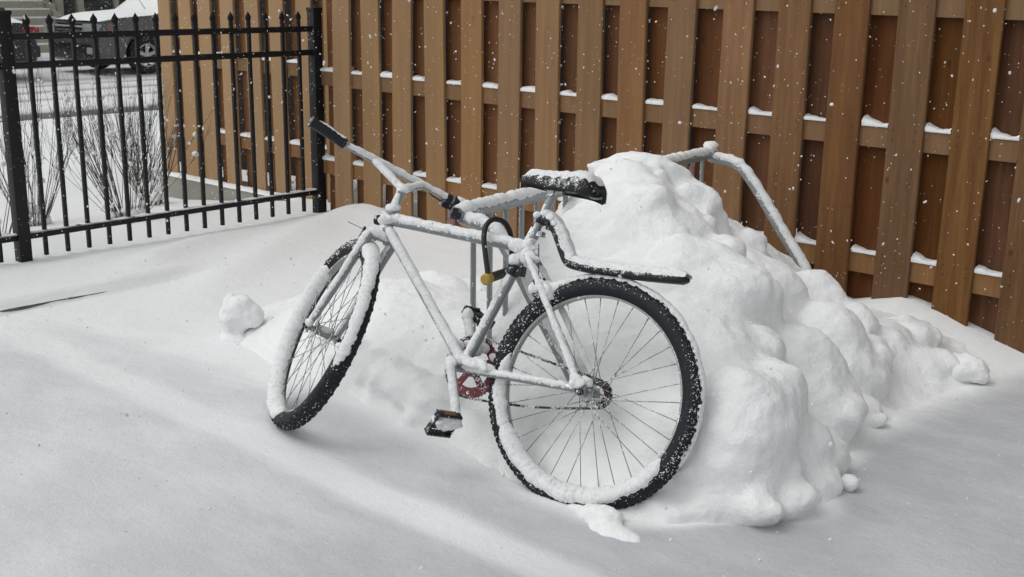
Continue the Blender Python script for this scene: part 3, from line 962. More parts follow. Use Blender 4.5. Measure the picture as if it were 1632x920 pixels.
# ------------------------------------------------------------------ bicycle rack
def make_rack():
    a = Vector((-2.614, 2.694, .69)); e = Vector((-2.813, 4.539, .69))
    root = thing('bicycle_rack', ((a.x + e.x) / 2, (a.y + e.y) / 2, 0), 'galvanised pipe bicycle rack with bent legs half buried in the snow heap', 'bike rack')
    T = (e - a).normalized()
    r = .0245
    m = MB(); m.tube(resample([a, e], .1), r, 20)
    rail = build('rail', m, M['galv'], root, smooth='auto')
    m = MB(); m.tube([a - T * .002, a + T * .006], r * .86, 20)
    build('end_cap', m, M['black'], rail, smooth='auto')
    m = MB(); snow_on_tube(m, [a + T * .004, e + T * .012], r, .013, 88, .012, 1.0, d=Vector((-.1, -.12, .98)))
    m.ellipsoid(e + Vector((-.005, -.01, .032)), (.035, .03, .022), jit=.3, freq=40)
    build('snow', m, M['bike_snow'], rail)
    for q, off in ((a + T * .035, 1.0), (e - T * .02, 1.03)):
        prof = [(0.0, -.016), (.05, -.022), (.12, -.030), (.165, -.050), (.215, -.095), (.28, -.170), (.35, -.258), (.515, -.455), (.60, -.56), (.86, -.88)]
        path = smooth_path([q + Vector((x * off, x * -.06, z)) for x, z in prof], 5)
        m = MB(); m.tube(path, .0235, 18)
        leg = build('leg', m, M['galv'], root, smooth='auto')
        m = MB(); snow_on_tube(m, path[2:36], .0235, .011, 72, .012, 3.0 + off, d=Vector((.05, -.05, 1)), rag=20)
        build('snow', m, M['bike_snow'], leg)
    m0 = MB(); m0.tube([(0, 0, .05), (0, 0, .672)], .0098, 10)
    base = None
    for k in range(1, 20):
        p = a + (e - a) * (.05 * k)
        if base is None:
            base = build('bar', MB().add([(x + p.x, y + p.y, z) for x, y, z in m0.v], m0.f), M['galv'], root, smooth='auto')
            p0 = p
        else:
            o = base.copy(); COL.objects.link(o); o.parent = root; o.location = p - p0
    m = MB(); m.tube([a + Vector((0, 0, -.62)), e + Vector((0, 0, -.62))], .018, 12)
    build('bottom_rail', m, M['galv'], root)
    # red plastic tag by the near end
    m = MB(); m.bevel_box(a + Vector((-.012, -.004, -.036)), (.012, .004, .018), .003)
    build('tag', m, M['pinkred'], root, smooth='auto')
    m = MB(); m.bevel_box(a + T * 1.66 + Vector((.0, 0, -.055)), (.012, .004, .016), .003)
    build('tag', m, M['pinkred'], root, smooth='auto')
make_rack()

# ------------------------------------------------------------------ bicycle
RC = Vector((-1.929, 2.541, .287))
psi, lean = R(189.466), R(19.951)
def basis(psi, lean):
    h = Vector((math.cos(psi), math.sin(psi), 0)); lf = Vector((-h.y, h.x, 0)); up = Vector((0, 0, 1))
    return h, lf * math.cos(lean) + up * math.sin(lean), up * math.cos(lean) - lf * math.sin(lean)
BH, BL, BU = basis(psi, lean)
def L(a, b, o=0.0):
    return RC + BH * a + BL * o + BU * b
FC = Vector((-2.908, 2.371, .299))
FH, FL, FU = basis(R(151.479), R(29.0))

BIKE = thing('bicycle', (-2.4, 2.45, 0), 'snow-caked silver mountain bike leaning on the rack with its front wheel turned', 'bicycle')

def straight(p, q, step=.02):
    return resample([p, q], step)

def make_frame():
    m = MB(); s = MB()
    ht0, ht1 = L(.838, .362), L(.819, .436)
    m.tube([ht0, ht1], .0205, 18)
    m.tube([L(.8405, .352), L(.8385, .360)], .024, 18)
    m.tube([L(.8185, .436), L(.8165, .447)], .0235, 18)
    tubes = [
        (L(.812, .408), L(.300, .384), .0180, .0085, 70),
        (L(.822, .378), L(.441, .004), .0165, .0065, 72),
        (L(.438, .004), L(.284, .432), .0155, .0055, 66),
    ]
    for p, q, r, t, arc in tubes:
        m.tube(straight(p, q), r, 18)
        snow_on_tube(s, straight(p, q), r, t, arc, .007, p.x * 3, rag=26)
    # bottom bracket shell
    m.tube([L(.441, 0, -.036), L(.441, 0, .036)], .021, 18)
    # stays
    for sd in (1, -1):
        path = [L(.300, .378, .016 * sd), L(.262, .338, .030 * sd), L(.19, .248, .042 * sd), L(.022, .030, .062 * sd)]
        pp = smooth_path(path, 6)
        m.tube(pp, .0092, 14)
        snow_on_tube(s, pp[2:] if sd > 0 else pp[6:], .0092, .0060 if sd > 0 else .004, 82, .007, 5.0 + sd, rag=30)
        path = [L(.425, -.004, .022 * sd), L(.36, -.006, .036 * sd), L(.20, .0, .050 * sd), L(.018, .006, .063 * sd)]
        pp = smooth_path(path, 6)
        m.tube(pp, .0108, 14)
        snow_on_tube(s, pp[:-1], .0108, .0080 if sd > 0 else .005, 80, .007, 8.0 + sd, rag=26)
        # dropout plates
        m.bevel_box(L(.012, .012, .063 * sd), (.022, .0028, .020), .002, (BH, BL, BU))
    m.tube([L(.19, .250, -.042), L(.19, .250, .042)], .008, 12)
    m.tube([L(.372, .0, -.03), L(.372, .0, .03)], .008, 12)
    fr = build('frame', m, M['frame'], BIKE, smooth='auto')
    # clots of snow in the joints
    def blob(p, r, ax=None, j=.3):
        s.ellipsoid(p, r, (BH, BL, BU), sub=4, jit=j + .25, freq=46)
    blob(L(.430, .014, .022), (.040, .026, .020)); blob(L(.385, .016, .034), (.045, .02, .018)); blob(L(.355, .012, .05), (.05, .02, .017))
    blob(L(.020, .026, .070), (.030, .014, .020)); blob(L(.0, .030, .055), (.022, .02, .014))
    blob(L(.306, .388, .010), (.050, .018, .020)); blob(L(.268, .355, .018), (.03, .016, .02), j=.5)
    blob(L(.188, .258, .018), (.030, .026, .030), j=.5); blob(L(.205, .272, .03), (.026, .018, .022), j=.5)
    blob(L(.822, .412, .012), (.030, .024, .022)); blob(L(.838, .405, .008), (.018, .02, .02)); blob(L(.79, .412, .005), (.03, .02, .018))
    blob(L(.328, .338, .014), (.018, .016, .016), j=.5); blob(L(.285, .40, .012), (.020, .018, .016), j=.5)
    build('snow', s, M['bike_snow'], fr)
    # cable bosses / guides on the down tube
    m = MB()
    for t in (.42, .62):
        p = L(.822, .378).lerp(L(.441, .004), t)
        m.bevel_box(p - BU * .016 - BH * .012, (.006, .004, .004), .001, (BH, BL, BU))
    build('cable_guide', m, M['steel'], fr)
    # U-lock bracket on the seat tube
    m = MB()
    m.tube([L(.338, .298), L(.326, .330)], .022, 16)
    m.bevel_box(L(.312, .312, -.004), (.014, .016, .016), .004, (BH, BL, BU))
    build('lock_bracket', m, M['black'], fr, smooth='auto')
    # lamp bracket on the head tube
    m = MB()
    m.tube([L(.838, .405, 0), L(.862, .402, .006)], [.010, .013], 14)
    m.tube([L(.862, .402, .006), L(.874, .401, .008)], [.017, .015], 16)
    build('lamp_bracket', m, M['black'], fr, smooth='auto')
    return fr
make_frame()

def torus_pt(C, H, N, U, Rm, r, th, ph):
    rad = H * math.cos(th) + U * math.sin(th)
    return C + rad * (Rm + r * math.cos(ph)) + N * (r * math.sin(ph))

def make_wheel(C, H, N, U, rear):
    """wheel built from rim (the part) with tyre, hub, spokes and snow as its sub-parts"""
    Rm, rt = .3060, .0285
    m = MB()
    sec = [(.2745, .0105), (.2795, .0125), (.2900, .0125), (.2905, .0100), (.2850, .0080), (.2800, .0)]
    sec = sec + [(a, -b) for a, b in sec[::-1][1:]]
    n = 96; k = len(sec); V = []
    for i in range(n):
        t = 2 * math.pi * i / n
        rad = H * math.cos(t) + U * math.sin(t)
        V += [C + rad * a + N * b for a, b in sec]
    F = [(i * k + j, i * k + (j + 1) % k, ((i + 1) % n) * k + (j + 1) % k, ((i + 1) % n) * k + j) for i in range(n) for j in range(k)]
    m.add(V, F)
    rim = build('wheel', m, M['rim'], BIKE, smooth='auto', label='rear wheel with snow lying in the bottom of its rim' if rear else 'front wheel turned aside with snow on its tread')
    # tyre
    m = MB(); n = 120; k = 18; V = []
    for i in range(n):
        t = 2 * math.pi * i / n
        for j in range(k):
            V.append(torus_pt(C, H, N, U, Rm, rt, t, 2 * math.pi * j / k))
    F = [(i * k + j, i * k + (j + 1) % k, ((i + 1) % n) * k + (j + 1) % k, ((i + 1) % n) * k + j) for i in range(n) for j in range(k)]
    m.add(V, F)
    for i in range(110):
        t = 2 * math.pi * i / 110
        rad = H * math.cos(t) + U * math.sin(t); tan = -H * math.sin(t) + U * math.cos(t)
        for ph in ((-.92, -.3, .3, .92) if i % 2 else (-.62, 0, .62)):
            nrm = rad * math.cos(ph) + N * math.sin(ph)
            side = tan.cross(nrm)
            m.box(torus_pt(C, H, N, U, Rm, rt, t, ph) + nrm * .0002, (.0050, .0044, .0018), (tan, side, nrm))
    build('tyre', m, M['rubber'], rim, smooth='auto')
    # hub and axle
    m = MB()
    w = .060 if rear else .046
    for a, b, r in ((-w, w, .0095), (-w * .62, -w * .55, .024), (w * .55, w * .62, .024), (-w * .62, w * .62, .013)):
        m.tube([C + N * a, C + N * b], r, 16)
    hub = build('hub', m, M['steel'], rim, smooth='auto')
    for sd in (1, -1):
        m = MB()
        m.tube([C + N * (w + .006) * sd, C + N * (w + .018) * sd], .0095, 6)
        m.tube([C + N * (w + .017) * sd, C + N * (w + .026) * sd], .0052, 10)
        build('axle_nut', m, M['chain'], rim, smooth='auto')
    # spokes
    nsp = 32
    for i in range(nsp):
        sd = 1 if i % 2 else -1
        tr = 2 * math.pi * (i + .5) / nsp
        cross = 1 if (i // 2) % 2 else -1
        th = tr + cross * R(68 if rear else 70)
        p = C + (H * math.cos(th) + U * math.sin(th)) * .021 + N * (w * .585 * sd)
        q = C + (H * math.cos(tr) + U * math.sin(tr)) * .2755 + N * (.003 * sd)
        m = MB(); m.tube([p, q], .00125, 6)
        dq = (q - p).normalized()
        m.tube([q - dq * .012, q], .0020, 6)
        build('spoke', m, M['spoke'], rim)
    return rim, Rm, rt

def ring_snow(m, C, H, N, U, Rm, r, t0, t1, plo, phi, thick, seed, step=.8, rag=14, edge=8):
    """snow stuck to part of a tyre: a ragged shell over major angles t0..t1 and minor angles plo..phi (degrees)"""
    n = int(abs(t1 - t0) / step); K = 13; V = []
    for i in range(n + 1):
        u = i / n
        t = R(t0 + (t1 - t0) * u)
        lo = plo(u) if callable(plo) else plo
        hi = phi(u) if callable(phi) else phi
        base = torus_pt(C, H, N, U, Rm, 0, t, 0)
        g = min(1, min(u, 1 - u) * n / edge)
        lo += rag * (nz(base, 28, seed) + .7 * nz(base, 110, seed + 2)); hi += rag * (nz(base, 28, seed + 9) + .8 * nz(base, 110, seed + 4))
        mid = (lo + hi) / 2
        lo = mid + (lo - mid) * (.25 + .75 * g); hi = mid + (hi - mid) * (.25 + .75 * g)
        tk = (thick(u) if callable(thick) else thick) * (1 + .45 * nz(base, 18, seed + 1) + .3 * nz(base, 75, seed + 6)) * g ** .6
        for k in range(K):
            w = -1 + 2 * k / (K - 1)
            p = R(lo + (hi - lo) * (w + 1) / 2)
            q = r + (tk * (1 - abs(w) ** 3) + .0014 * mnoise.noise((base + N * p * .01) * 230) if 0 < k < K - 1 else -.0012)
            V.append(torus_pt(C, H, N, U, Rm, q, t, p))
    F = [(i * K + k, i * K + k + 1, (i + 1) * K + k + 1, (i + 1) * K + k) for i in range(n) for k in range(K - 1)]
    m.add(V, F)

def specks(m, C, H, N, U, Rm, r, t0, t1, plo, phi, count, smin, smax, seed):
    rr = random.Random(seed)
    for _ in range(count):
        t = R(rr.uniform(t0, t1)); p = R(plo + (phi - plo) * rr.random() ** .8)
        c = torus_pt(C, H, N, U, Rm, r + .0008, t, p)
        s = smin + (smax - smin) * rr.random() ** 2.2
        m.ellipsoid(c, (s, s * rr.uniform(.6, 1.2), s * .8), sub=1, jit=.4, freq=160)

rimR, Rm, rt = make_wheel(RC, BH, BL, BU, True)
m = MB()
ring_snow(m, RC, BH, BL, BU, Rm, rt, 48, 172, lambda u: -70, lambda u: 38 + 30 * max(0, 1 - u * 5) - 8 * u, lambda u: .013 * (1 - .5 * u), 3.0)
ring_snow(m, RC, BH, BL, BU, Rm, rt, 165, 208, -40, lambda u: 42 - 20 * u, .004, 6.0, rag=26)
ring_snow(m, RC, BH, BL, BU, Rm, rt, -28, -152, lambda u: 72 + 14 * abs(u - .45), 215, lambda u: .016 * (1 - .45 * abs(u - .45)), 9.0)
ring_snow(m, RC, BH, BL, BU, Rm, rt, 14, -34, lambda u: 112 - 36 * u, 170, .007, 12.0, rag=22)
specks(m, RC, BH, BL, BU, Rm, rt, 40, 215, 25, 80, 260, .0006, .0022, 1)
specks(m, RC, BH, BL, BU, Rm, rt, 12, 62, 60, 140, 150, .0007, .003, 2)
specks(m, RC, BH, BL, BU, Rm, rt, 150, 216, 20, 80, 200, .0007, .0026, 3)
specks(m, RC, BH, BL, BU, Rm, rt, -160, 20, 58, 82, 170, .0006, .0022, 4)
build('snow', m, M['bike_snow'], rimR, kind='stuff')
rimF, Rm, rt = make_wheel(FC, FH, FL, FU, False)
m = MB()
ring_snow(m, FC, FH, FL, FU, Rm, rt, 82, 184, lambda u: -75 + 68 * sst(.12, .55, u), lambda u: 82 + 8 * u, lambda u: .012 * (1 - .7 * u), 23.0)
ring_snow(m, FC, FH, FL, FU, Rm, rt, 38, -104, lambda u: 66 - 4 * min(1, u * 2), 205, lambda u: .008 + .005 * u, 29.0, rag=10)
specks(m, FC, FH, FL, FU, Rm, rt, 40, 100, 10, 120, 240, .001, .004, 11)
specks(m, FC, FH, FL, FU, Rm, rt, 180, 300, -60, 60, 130, .0008, .0028, 12)
specks(m, FC, FH, FL, FU, Rm, rt, 80, 190, 40, 80, 200, .0009, .0035, 13)
build('snow', m, M['bike_snow'], rimF, kind='stuff')

# freewheel cassette
m = MB()
for k, r in enumerate((.024, .029, .034, .039)):
    o = -.034 - .0055 * (3 - k)
    m.tube([RC + BL * o, RC + BL * (o - .002)], r, 24)
    for i in range(24):
        t = 2 * math.pi * i / 24
        rad = BH * math.cos(t) + BU * math.sin(t)
        m.box(RC + BL * (o - .001) + rad * (r + .002), (.002, .001, .003), (BH * -math.sin(t) + BU * math.cos(t), BL, rad))
build('cassette', m, M['chain'], BIKE, smooth='auto')

# chainring, cranks, pedals, chain
def make_drive():
    BB = L(.441, 0)
    off = -.050
    m = MB()
    n = 96
    def ring(r0, r1, o0, o1):
        V = []
        for i in range(n):
            t = 2 * math.pi * i / n
            rad = BH * math.cos(t) + BU * math.sin(t)
            rr = r1 + (.004 if i % 2 and r1 > .08 else 0)
            V += [BB + rad * r0 + BL * o0, BB + rad * rr + BL * o0, BB + rad * rr + BL * o1, BB + rad * r0 + BL * o1]
        m.add(V, [(i * 4 + j, i * 4 + (j + 1) % 4, ((i + 1) % n) * 4 + (j + 1) % 4, ((i + 1) % n) * 4 + j) for i in range(n) for j in range(4)])
    ring(.063, .093, off, off - .004)
    ring(.014, .030, off + .001, off - .006)
    for k in range(5):
        t = 2 * math.pi * k / 5 + .25
        rad = BH * math.cos(t) + BU * math.sin(t); tan = -BH * math.sin(t) + BU * math.cos(t)
        m.bevel_box(BB + rad * .050 + BL * (off - .002), (.022, .0105, .0026), .001, (rad, tan, BL))
    cr = build('chainring', m, M['red'], BIKE, smooth='auto')
    m = MB()
    for k in range(5):
        t = 2 * math.pi * (k + .5) / 5 + .25
        rad = BH * math.cos(t) + BU * math.sin(t)
        m.tube([BB + rad * .079 + BL * (off + .003), BB + rad * .079 + BL * (off - .003)], .006, 10)
    build('bolt', m, M['steel'], cr, smooth='auto')
    s = MB()
    for t, q, z in ((70, .07, .026), (95, .065, .03), (120, .075, .026), (45, .08, .020), (20, .085, .016), (150, .085, .018), (100, .092, .022)):
        rad = BH * math.cos(R(t)) + BU * math.sin(R(t))
        chunk(s, BB + rad * q + BL * (off + .006), (z, .010, z * .8), t, jit=.5, sub=3)
    build('snow', s, M['bike_snow'], cr, kind='stuff')
    # left crank (towards the viewer), hanging down
    d = L(.372, -.172, 0) - BB; d.normalize()
    pL = BB + BL * .070
    m = MB()
    m.tube([BB + BL * .03, BB + BL * .078], .012, 14)
    path = straight(pL - d * .012, pL + d * .192)
    m.tube(path, [.0155 - .004 * i / (len(path) - 1) for i in range(len(path))], 14, asp=.62, ref=BH)
    cl = build('crank_arm', m, M['steel'], BIKE, smooth='auto')
    s = MB()
    snow_on_tube(s, path, .0135, .0055, 95, .006, 4.2, rag=24)
    s.ellipsoid(pL + d * .0 + BU * .008, (.02, .012, .018), (BH, BL, BU), jit=.3, freq=50)
    build('snow', s, M['bike_snow'], cl)
    def pedal(c, ax_out, fw, up, name='pedal'):
        m = MB()
        m.tube([c - ax_out * .01, c + ax_out * .095], .0062, 10)
        # toothed cage: two side plates and end bars
        for sg in (1, -1):
            m.bevel_box(c + ax_out * .05 + fw * (.036 * sg), (.044, .0035, .010), .0015, (ax_out, fw, up))
            for k in range(8):
                m.box(c + ax_out * (.012 + .011 * k) + fw * (.036 * sg) + up * .011, (.0032, .003, .0032), (ax_out, fw, up))
                m.box(c + ax_out * (.012 + .011 * k) + fw * (.036 * sg) - up * .011, (.0032, .003, .0032), (ax_out, fw, up))
        for o in (.008, .092):
            m.bevel_box(c + ax_out * o, (.0035, .036, .009), .0015, (ax_out, fw, up))
        m.bevel_box(c + ax_out * .05, (.040, .013, .011), .003, (ax_out, fw, up))
        pd = build(name, m, M['black'], BIKE, smooth='auto')
        return pd
    # left pedal, rolled on its spindle
    c = pL + d * .186 + BL * .012
    roll = R(58)
    ax = (BL * .92 + BH * .30).normalized()
    f0 = (BH - ax * BH.dot(ax)).normalized(); u0 = ax.cross(f0)
    fw = f0 * math.cos(roll) + u0 * math.sin(roll); up = ax.cross(fw)
    pd = pedal(c, ax, fw, up)
    for sg in (-1, 1):
        m = MB()
        m.bevel_box(c + ax * .05 + fw * (.041 * sg), (.020, .002, .008), .0008, (ax, fw, up))
        build('reflector', m, M['reflector'], pd, smooth='auto')
    s = MB()
    s.ellipsoid(c + ax * .03 + Vector((0, 0, .016)), (.032, .024, .016), jit=.35, freq=45, sub=3)
    s.ellipsoid(c + ax * .07 + Vector((0, 0, .010)), (.026, .022, .010), jit=.4, freq=50, sub=3)
    s.ellipsoid(c + Vector((0, 0, .022)), (.018, .016, .022), jit=.3, freq=45, sub=3)
    chunk(s, c + ax * .045 + fw * .012 + Vector((0, 0, .010)), (.040, .022, .018), 4, jit=.5, sub=3)
    face = up if up.dot(Vector((.62, -.62, .45))) > 0 else -up
    s.ellipsoid(c + ax * .046 + face * .008 + Vector((0, 0, .006)), (.040, .031, .011), (ax, fw, face), sub=4, jit=.45, freq=40)
    s.ellipsoid(c + ax * .015 + face * .012 + Vector((0, 0, .012)), (.026, .024, .014), (ax, fw, face), sub=4, jit=.45, freq=40)
    chunk(s, c + ax * .065 - fw * .015 + Vector((0, 0, .006)), (.026, .018, .014), 9, jit=.5, sub=3)
    build('snow', s, M['bike_snow'], pd)
    # right crank, pointing up behind the seat tube
    pR = BB - BL * .068
    path = straight(pR + d * .012, pR - d * .172)
    m = MB()
    m.tube([BB - BL * .03, BB - BL * .076], .012, 14)
    m.tube(path, [.0155 - .003 * i / (len(path) - 1) for i in range(len(path))], 14, asp=.62, ref=BH)
    crr = build('crank_arm', m, M['steel'], BIKE, smooth='auto')
    s = MB(); snow_on_tube(s, path[3:], .0135, .006, 110, .006, 7.7, rag=24)
    s.ellipsoid(pR - d * .165 + BL * .004, (.018, .016, .022), jit=.3, freq=45, sub=3)
    build('snow', s, M['bike_snow'], crr)
    pedal(pR - d * .168 - BL * .012, -BL, (BH * .9 + BU * .43).normalized(), -BL.cross((BH * .9 + BU * .43).normalized()))
    # chain: top and bottom runs and the wraps
    rf, rb = .095, .041
    pts = []
    o = -.052
    for t in range(90, -91, -15):
        pts.append(BB + BL * o + (BH * math.cos(R(t)) + BU * math.sin(R(t))) * rf)
    rear = []
    for t in range(-90, -271, -30):
        rear.append(RC + BL * (o + .006) + (BH * math.cos(R(t)) + BU * math.sin(R(t))) * rb)
    # slack lower run
    sag = [pts[-1].lerp(rear[0], u) - BU * (.012 * math.sin(math.pi * u)) for u in (.25, .5, .75)]
    loop = pts + sag + rear + [rear[-1].lerp(pts[0], .5), pts[0]]
    path = resample(loop, .0063)
    m = MB()
    for i, (p, q) in enumerate(zip(path[:-1], path[1:])):
        T = (q - p).normalized(); Nn = BL; B = T.cross(Nn)
        c = (p + q) / 2
        wd = .0036 if i % 2 else .0024
        m.box(c + BL * wd, (.0045, .0006, .0034), (T, Nn, B)); m.box(c - BL * wd, (.0045, .0006, .0034), (T, Nn, B))
        m.box(p, (.0016, .003, .0016), (T, Nn, B))
    ch = build('chain', m, M['chain'], BIKE, smooth=False)
    s = MB()
    for i in range(0, len(path), 1):
        if random.random() < .22:
            s.ellipsoid(path[i] + BU * .004 + BL * .001, (.004, .004, random.uniform(.002, .0045)), sub=1, jit=.3, freq=150)
    build('snow', s, M['bike_snow'], ch, kind='stuff')
make_drive()

# seat post, saddle
def make_saddle():
    m = MB()
    m.tube(straight(L(.286, .425), L(.249, .552)), .0128, 16)
    m.tube([L(.290, .418), L(.281, .444)], .0185, 16)
    m.bevel_box(L(.267, .43), (.014, .012, .008), .003, (BH, BL, BU))
    sp = build('seat_post', m, M['frame'], BIKE, smooth='auto')
    m = MB()
    m.tube([L(.250, .556, -.018), L(.250, .556, .018)], .0115, 12)
    m.bevel_box(L(.247, .568), (.026, .022, .006), .003, (BH, BL, BU))
    m.tube([L(.266, .545), L(.215, .562)], [.012, .010], 12)
    build('clamp', m, M['steel'], sp, smooth='auto')
    # loft: (a, top, half width, drop of the skirt)
    S = [(.364, .590, .011, .010), (.358, .599, .018, .020), (.335, .608, .024, .030), (.30, .611, .027, .037), (.26, .610, .031, .040), (.22, .611, .038, .042),
         (.19, .613, .052, .046), (.165, .616, .066, .050), (.140, .617, .074, .054), (.118, .612, .074, .054), (.104, .602, .066, .048), (.097, .590, .048, .034)]
    def loft(inflate, a0, a1, lim):
        V = []; K = 17
        for a, top, w, dr in S:
            for k in range(K):
                u = -1 + 2 * k / (K - 1)
                au = abs(u)
                y = w * math.sin(min(1, au) * math.pi / 2 * 1.0) * (1 if u >= 0 else -1)
                notch = .010 * math.exp(-(y / .014) ** 2) if a < .16 else 0
                z = top - dr * (au ** 3.2) - notch
                V.append((a, y, z))
        return V, K
    V, K = loft(0, 0, 0, 0)
    n = len(S)
    m = MB()
    top = [L(a, z, y) for a, y, z in V]
    bot = [L(.22 + (a - .22) * .93, z - .004 - .006 * (1 - (abs(y) / .09) ** 2), y * .88) for a, y, z in V]
    F = [(i * K + k, i * K + k + 1, (i + 1) * K + k + 1, (i + 1) * K + k) for i in range(n - 1) for k in range(K - 1)]
    o = n * K
    Fb = [tuple(reversed([i + o for i in f])) for f in F]
    rim = [i * K for i in range(n)] + [(n - 1) * K + k for k in range(1, K)] + [i * K + K - 1 for i in range(n - 2, -1, -1)] + [k for k in range(K - 2, 0, -1)]
    Fs = [(a, b, b + o, a + o) for a, b in zip(rim, rim[1:] + rim[:1])]
    m.add(top + bot, F + Fb + Fs)
    sd = build('saddle', m, M['black'], BIKE)
    m = MB()
    for sg in (1, -1):
        m.tube(smooth_path([L(.335, .592, .008 * sg), L(.30, .574, .020 * sg), L(.25, .570, .022 * sg), L(.19, .570, .024 * sg), L(.15, .578, .034 * sg), L(.118, .592, .042 * sg)], 5), .0035, 8)
        m.tube(smooth_path([L(.165, .575, .03 * sg), L(.14, .562, .04 * sg), L(.112, .566, .048 * sg), L(.10, .585, .05 * sg)], 5), .003, 8)
    build('saddle_rail', m, M['steel'], sd)
    # snow blanket on top
    m = MB()
    VV = []; n2 = 60; K2 = 25
    A = np.array([s[0] for s in S][::-1]); T_ = np.array([s[1] for s in S][::-1]); W_ = np.array([s[2] for s in S][::-1]); D_ = np.array([s[3] for s in S][::-1])
    for i in range(n2 + 1):
        a = .103 + (.350 - .103) * i / n2
        top, w, dr = np.interp(a, A, T_), np.interp(a, A, W_), np.interp(a, A, D_)
        for k in range(K2):
            u0 = -1 + 2 * k / (K2 - 1)
            base = L(a, top, u0 * w)
            lim = .66 + .16 * nz(base, 30, 3) + .14 * nz(base, 95, 8)
            u = u0 * lim
            au = abs(u)
            y = w * math.sin(au * math.pi / 2) * (1 if u >= 0 else -1)
            notch = .010 * math.exp(-(y / .014) ** 2) if a < .16 else 0
            z = top - dr * au ** 3.2 - notch * .4
            e = min(1, min(i, n2 - i) / 4) ** .5
            th = (.0125 * (1 + .3 * nz(base, 26, 1) + .25 * nz(base, 90, 2)) * (1 - abs(u0) ** 3) * e) if 0 < k < K2 - 1 and 0 < i < n2 else -.002
            VV.append(L(a, z + th, y))
    m.add(VV, [(i * K2 + k, i * K2 + k + 1, (i + 1) * K2 + k + 1, (i + 1) * K2 + k) for i in range(n2) for k in range(K2 - 1)])
    build('snow', m, M['bike_snow'], sd)
    # clip-on mudguard
    def slab(m, pts, w, h, seg=16):
        pts = smooth_path(pts, 8)
        V = []
        for i, p in enumerate(pts):
            T = (pts[min(i + 1, len(pts) - 1)] - pts[max(i - 1, 0)]).normalized()
            Nn = BL.cross(T).normalized()
            if Nn.dot(BU) < 0: Nn = -Nn
            e = min(1, (len(pts) - 1 - i) / 3 + .45)
            for k in range(seg):
                t = 2 * math.pi * k / seg
                cx, cz = math.cos(t), math.sin(t)
                sx = math.copysign(abs(cx) ** .6, cx); sz = math.copysign(abs(cz) ** .6, cz)
                V.append(p + BL * (w * sx * e) + Nn * (h * sz * e))
        n = len(pts)
        F = [(i * seg + k, i * seg + (k + 1) % seg, (i + 1) * seg + (k + 1) % seg, (i + 1) * seg + k) for i in range(n - 1) for k in range(seg)]
        F += [tuple(range(seg - 1, -1, -1)), tuple(range((n - 1) * seg, n * seg))]
        m.add(V, F)
        return pts
    m = MB()
    p1 = [L(.268, .478), L(.240, .470), L(.216, .452), L(.196, .425), L(.172, .388), L(.150, .360), L(.120, .353), L(.05, .351), L(-.06, .352), L(-.15, .356), L(-.226, .361)]
    pts = slab(m, p1, .026, .0135)
    mg = build('mudguard', m, M['black'], BIKE, smooth=True)
    m = MB()
    m.tube([L(.276, .462), L(.268, .492)], .021, 16)
    m.bevel_box(L(.252, .474), (.020, .020, .014), .005, (BH, BL, BU))
    m.bevel_box(L(.224, .456), (.016, .024, .012), .004, (BH, BL, BU))
    m.tube([L(.235, .466, -.03), L(.235, .466, .032)], .008, 12)
    build('bracket', m, M['black'], mg, smooth='auto')
    m = MB()
    VV = []; K2 = 13
    pr = resample(pts, .007); n2 = len(pr)
    for i, p in enumerate(pr):
        T = (pr[min(i + 1, n2 - 1)] - pr[max(i - 1, 0)]).normalized()
        Nn = BL.cross(T).normalized()
        if Nn.dot(BU) < 0: Nn = -Nn
        lim = .96 + .10 * nz(p, 40, 3)
        e = min(1, min(i, n2 - 1 - i) / 3) ** .5
        for k in range(K2):
            u = -1 + 2 * k / (K2 - 1)
            th = (.0145 * (1 + .28 * nz(p + BL * u * .02, 45, 4)) * (1 - abs(u) ** 4) * e + .004) if 0 < k < K2 - 1 else -.006 * (1 + .9 * nz(p, 80, u * 9))
            VV.append(p + BL * (.027 * u * lim) + Nn * (.0110 + th))
    m.add(VV, [(i * K2 + k, i * K2 + k + 1, (i + 1) * K2 + k + 1, (i + 1) * K2 + k) for i in range(n2 - 1) for k in range(K2 - 1)])
    for c, r in ((L(.255, .492, .012), .018), (L(.232, .480, .016), .016), (L(.275, .485, .02), .014), (L(.215, .466, .02), .012)):
        m.ellipsoid(c, (r, r, r * .7), sub=3, jit=.4, freq=45)
    build('snow', m, M['bike_snow'], mg)
make_saddle()

# rear brake arms and cable near the stay bridge
m = MB()
for sd in (1, -1):
    m.tube(smooth_path([L(.20, .235, .045 * sd), L(.225, .255, .050 * sd), L(.236, .285, .034 * sd), L(.232, .300, .012 * sd)], 5), .006, 8)
m.tube([L(.24, .29), L(.262, .40, .004)], .0018, 6)
rb = build('brake', m, M['chain'], BIKE)
s = MB(); s.ellipsoid(L(.226, .262, .05), (.016, .010, .016), (BH, BL, BU), jit=.4, freq=60, sub=3); s.ellipsoid(L(.285, .36, .012), (.026, .02, .024), (BH, BL, BU), jit=.4, freq=40, sub=3)
build('snow', s, M['bike_snow'], rb)

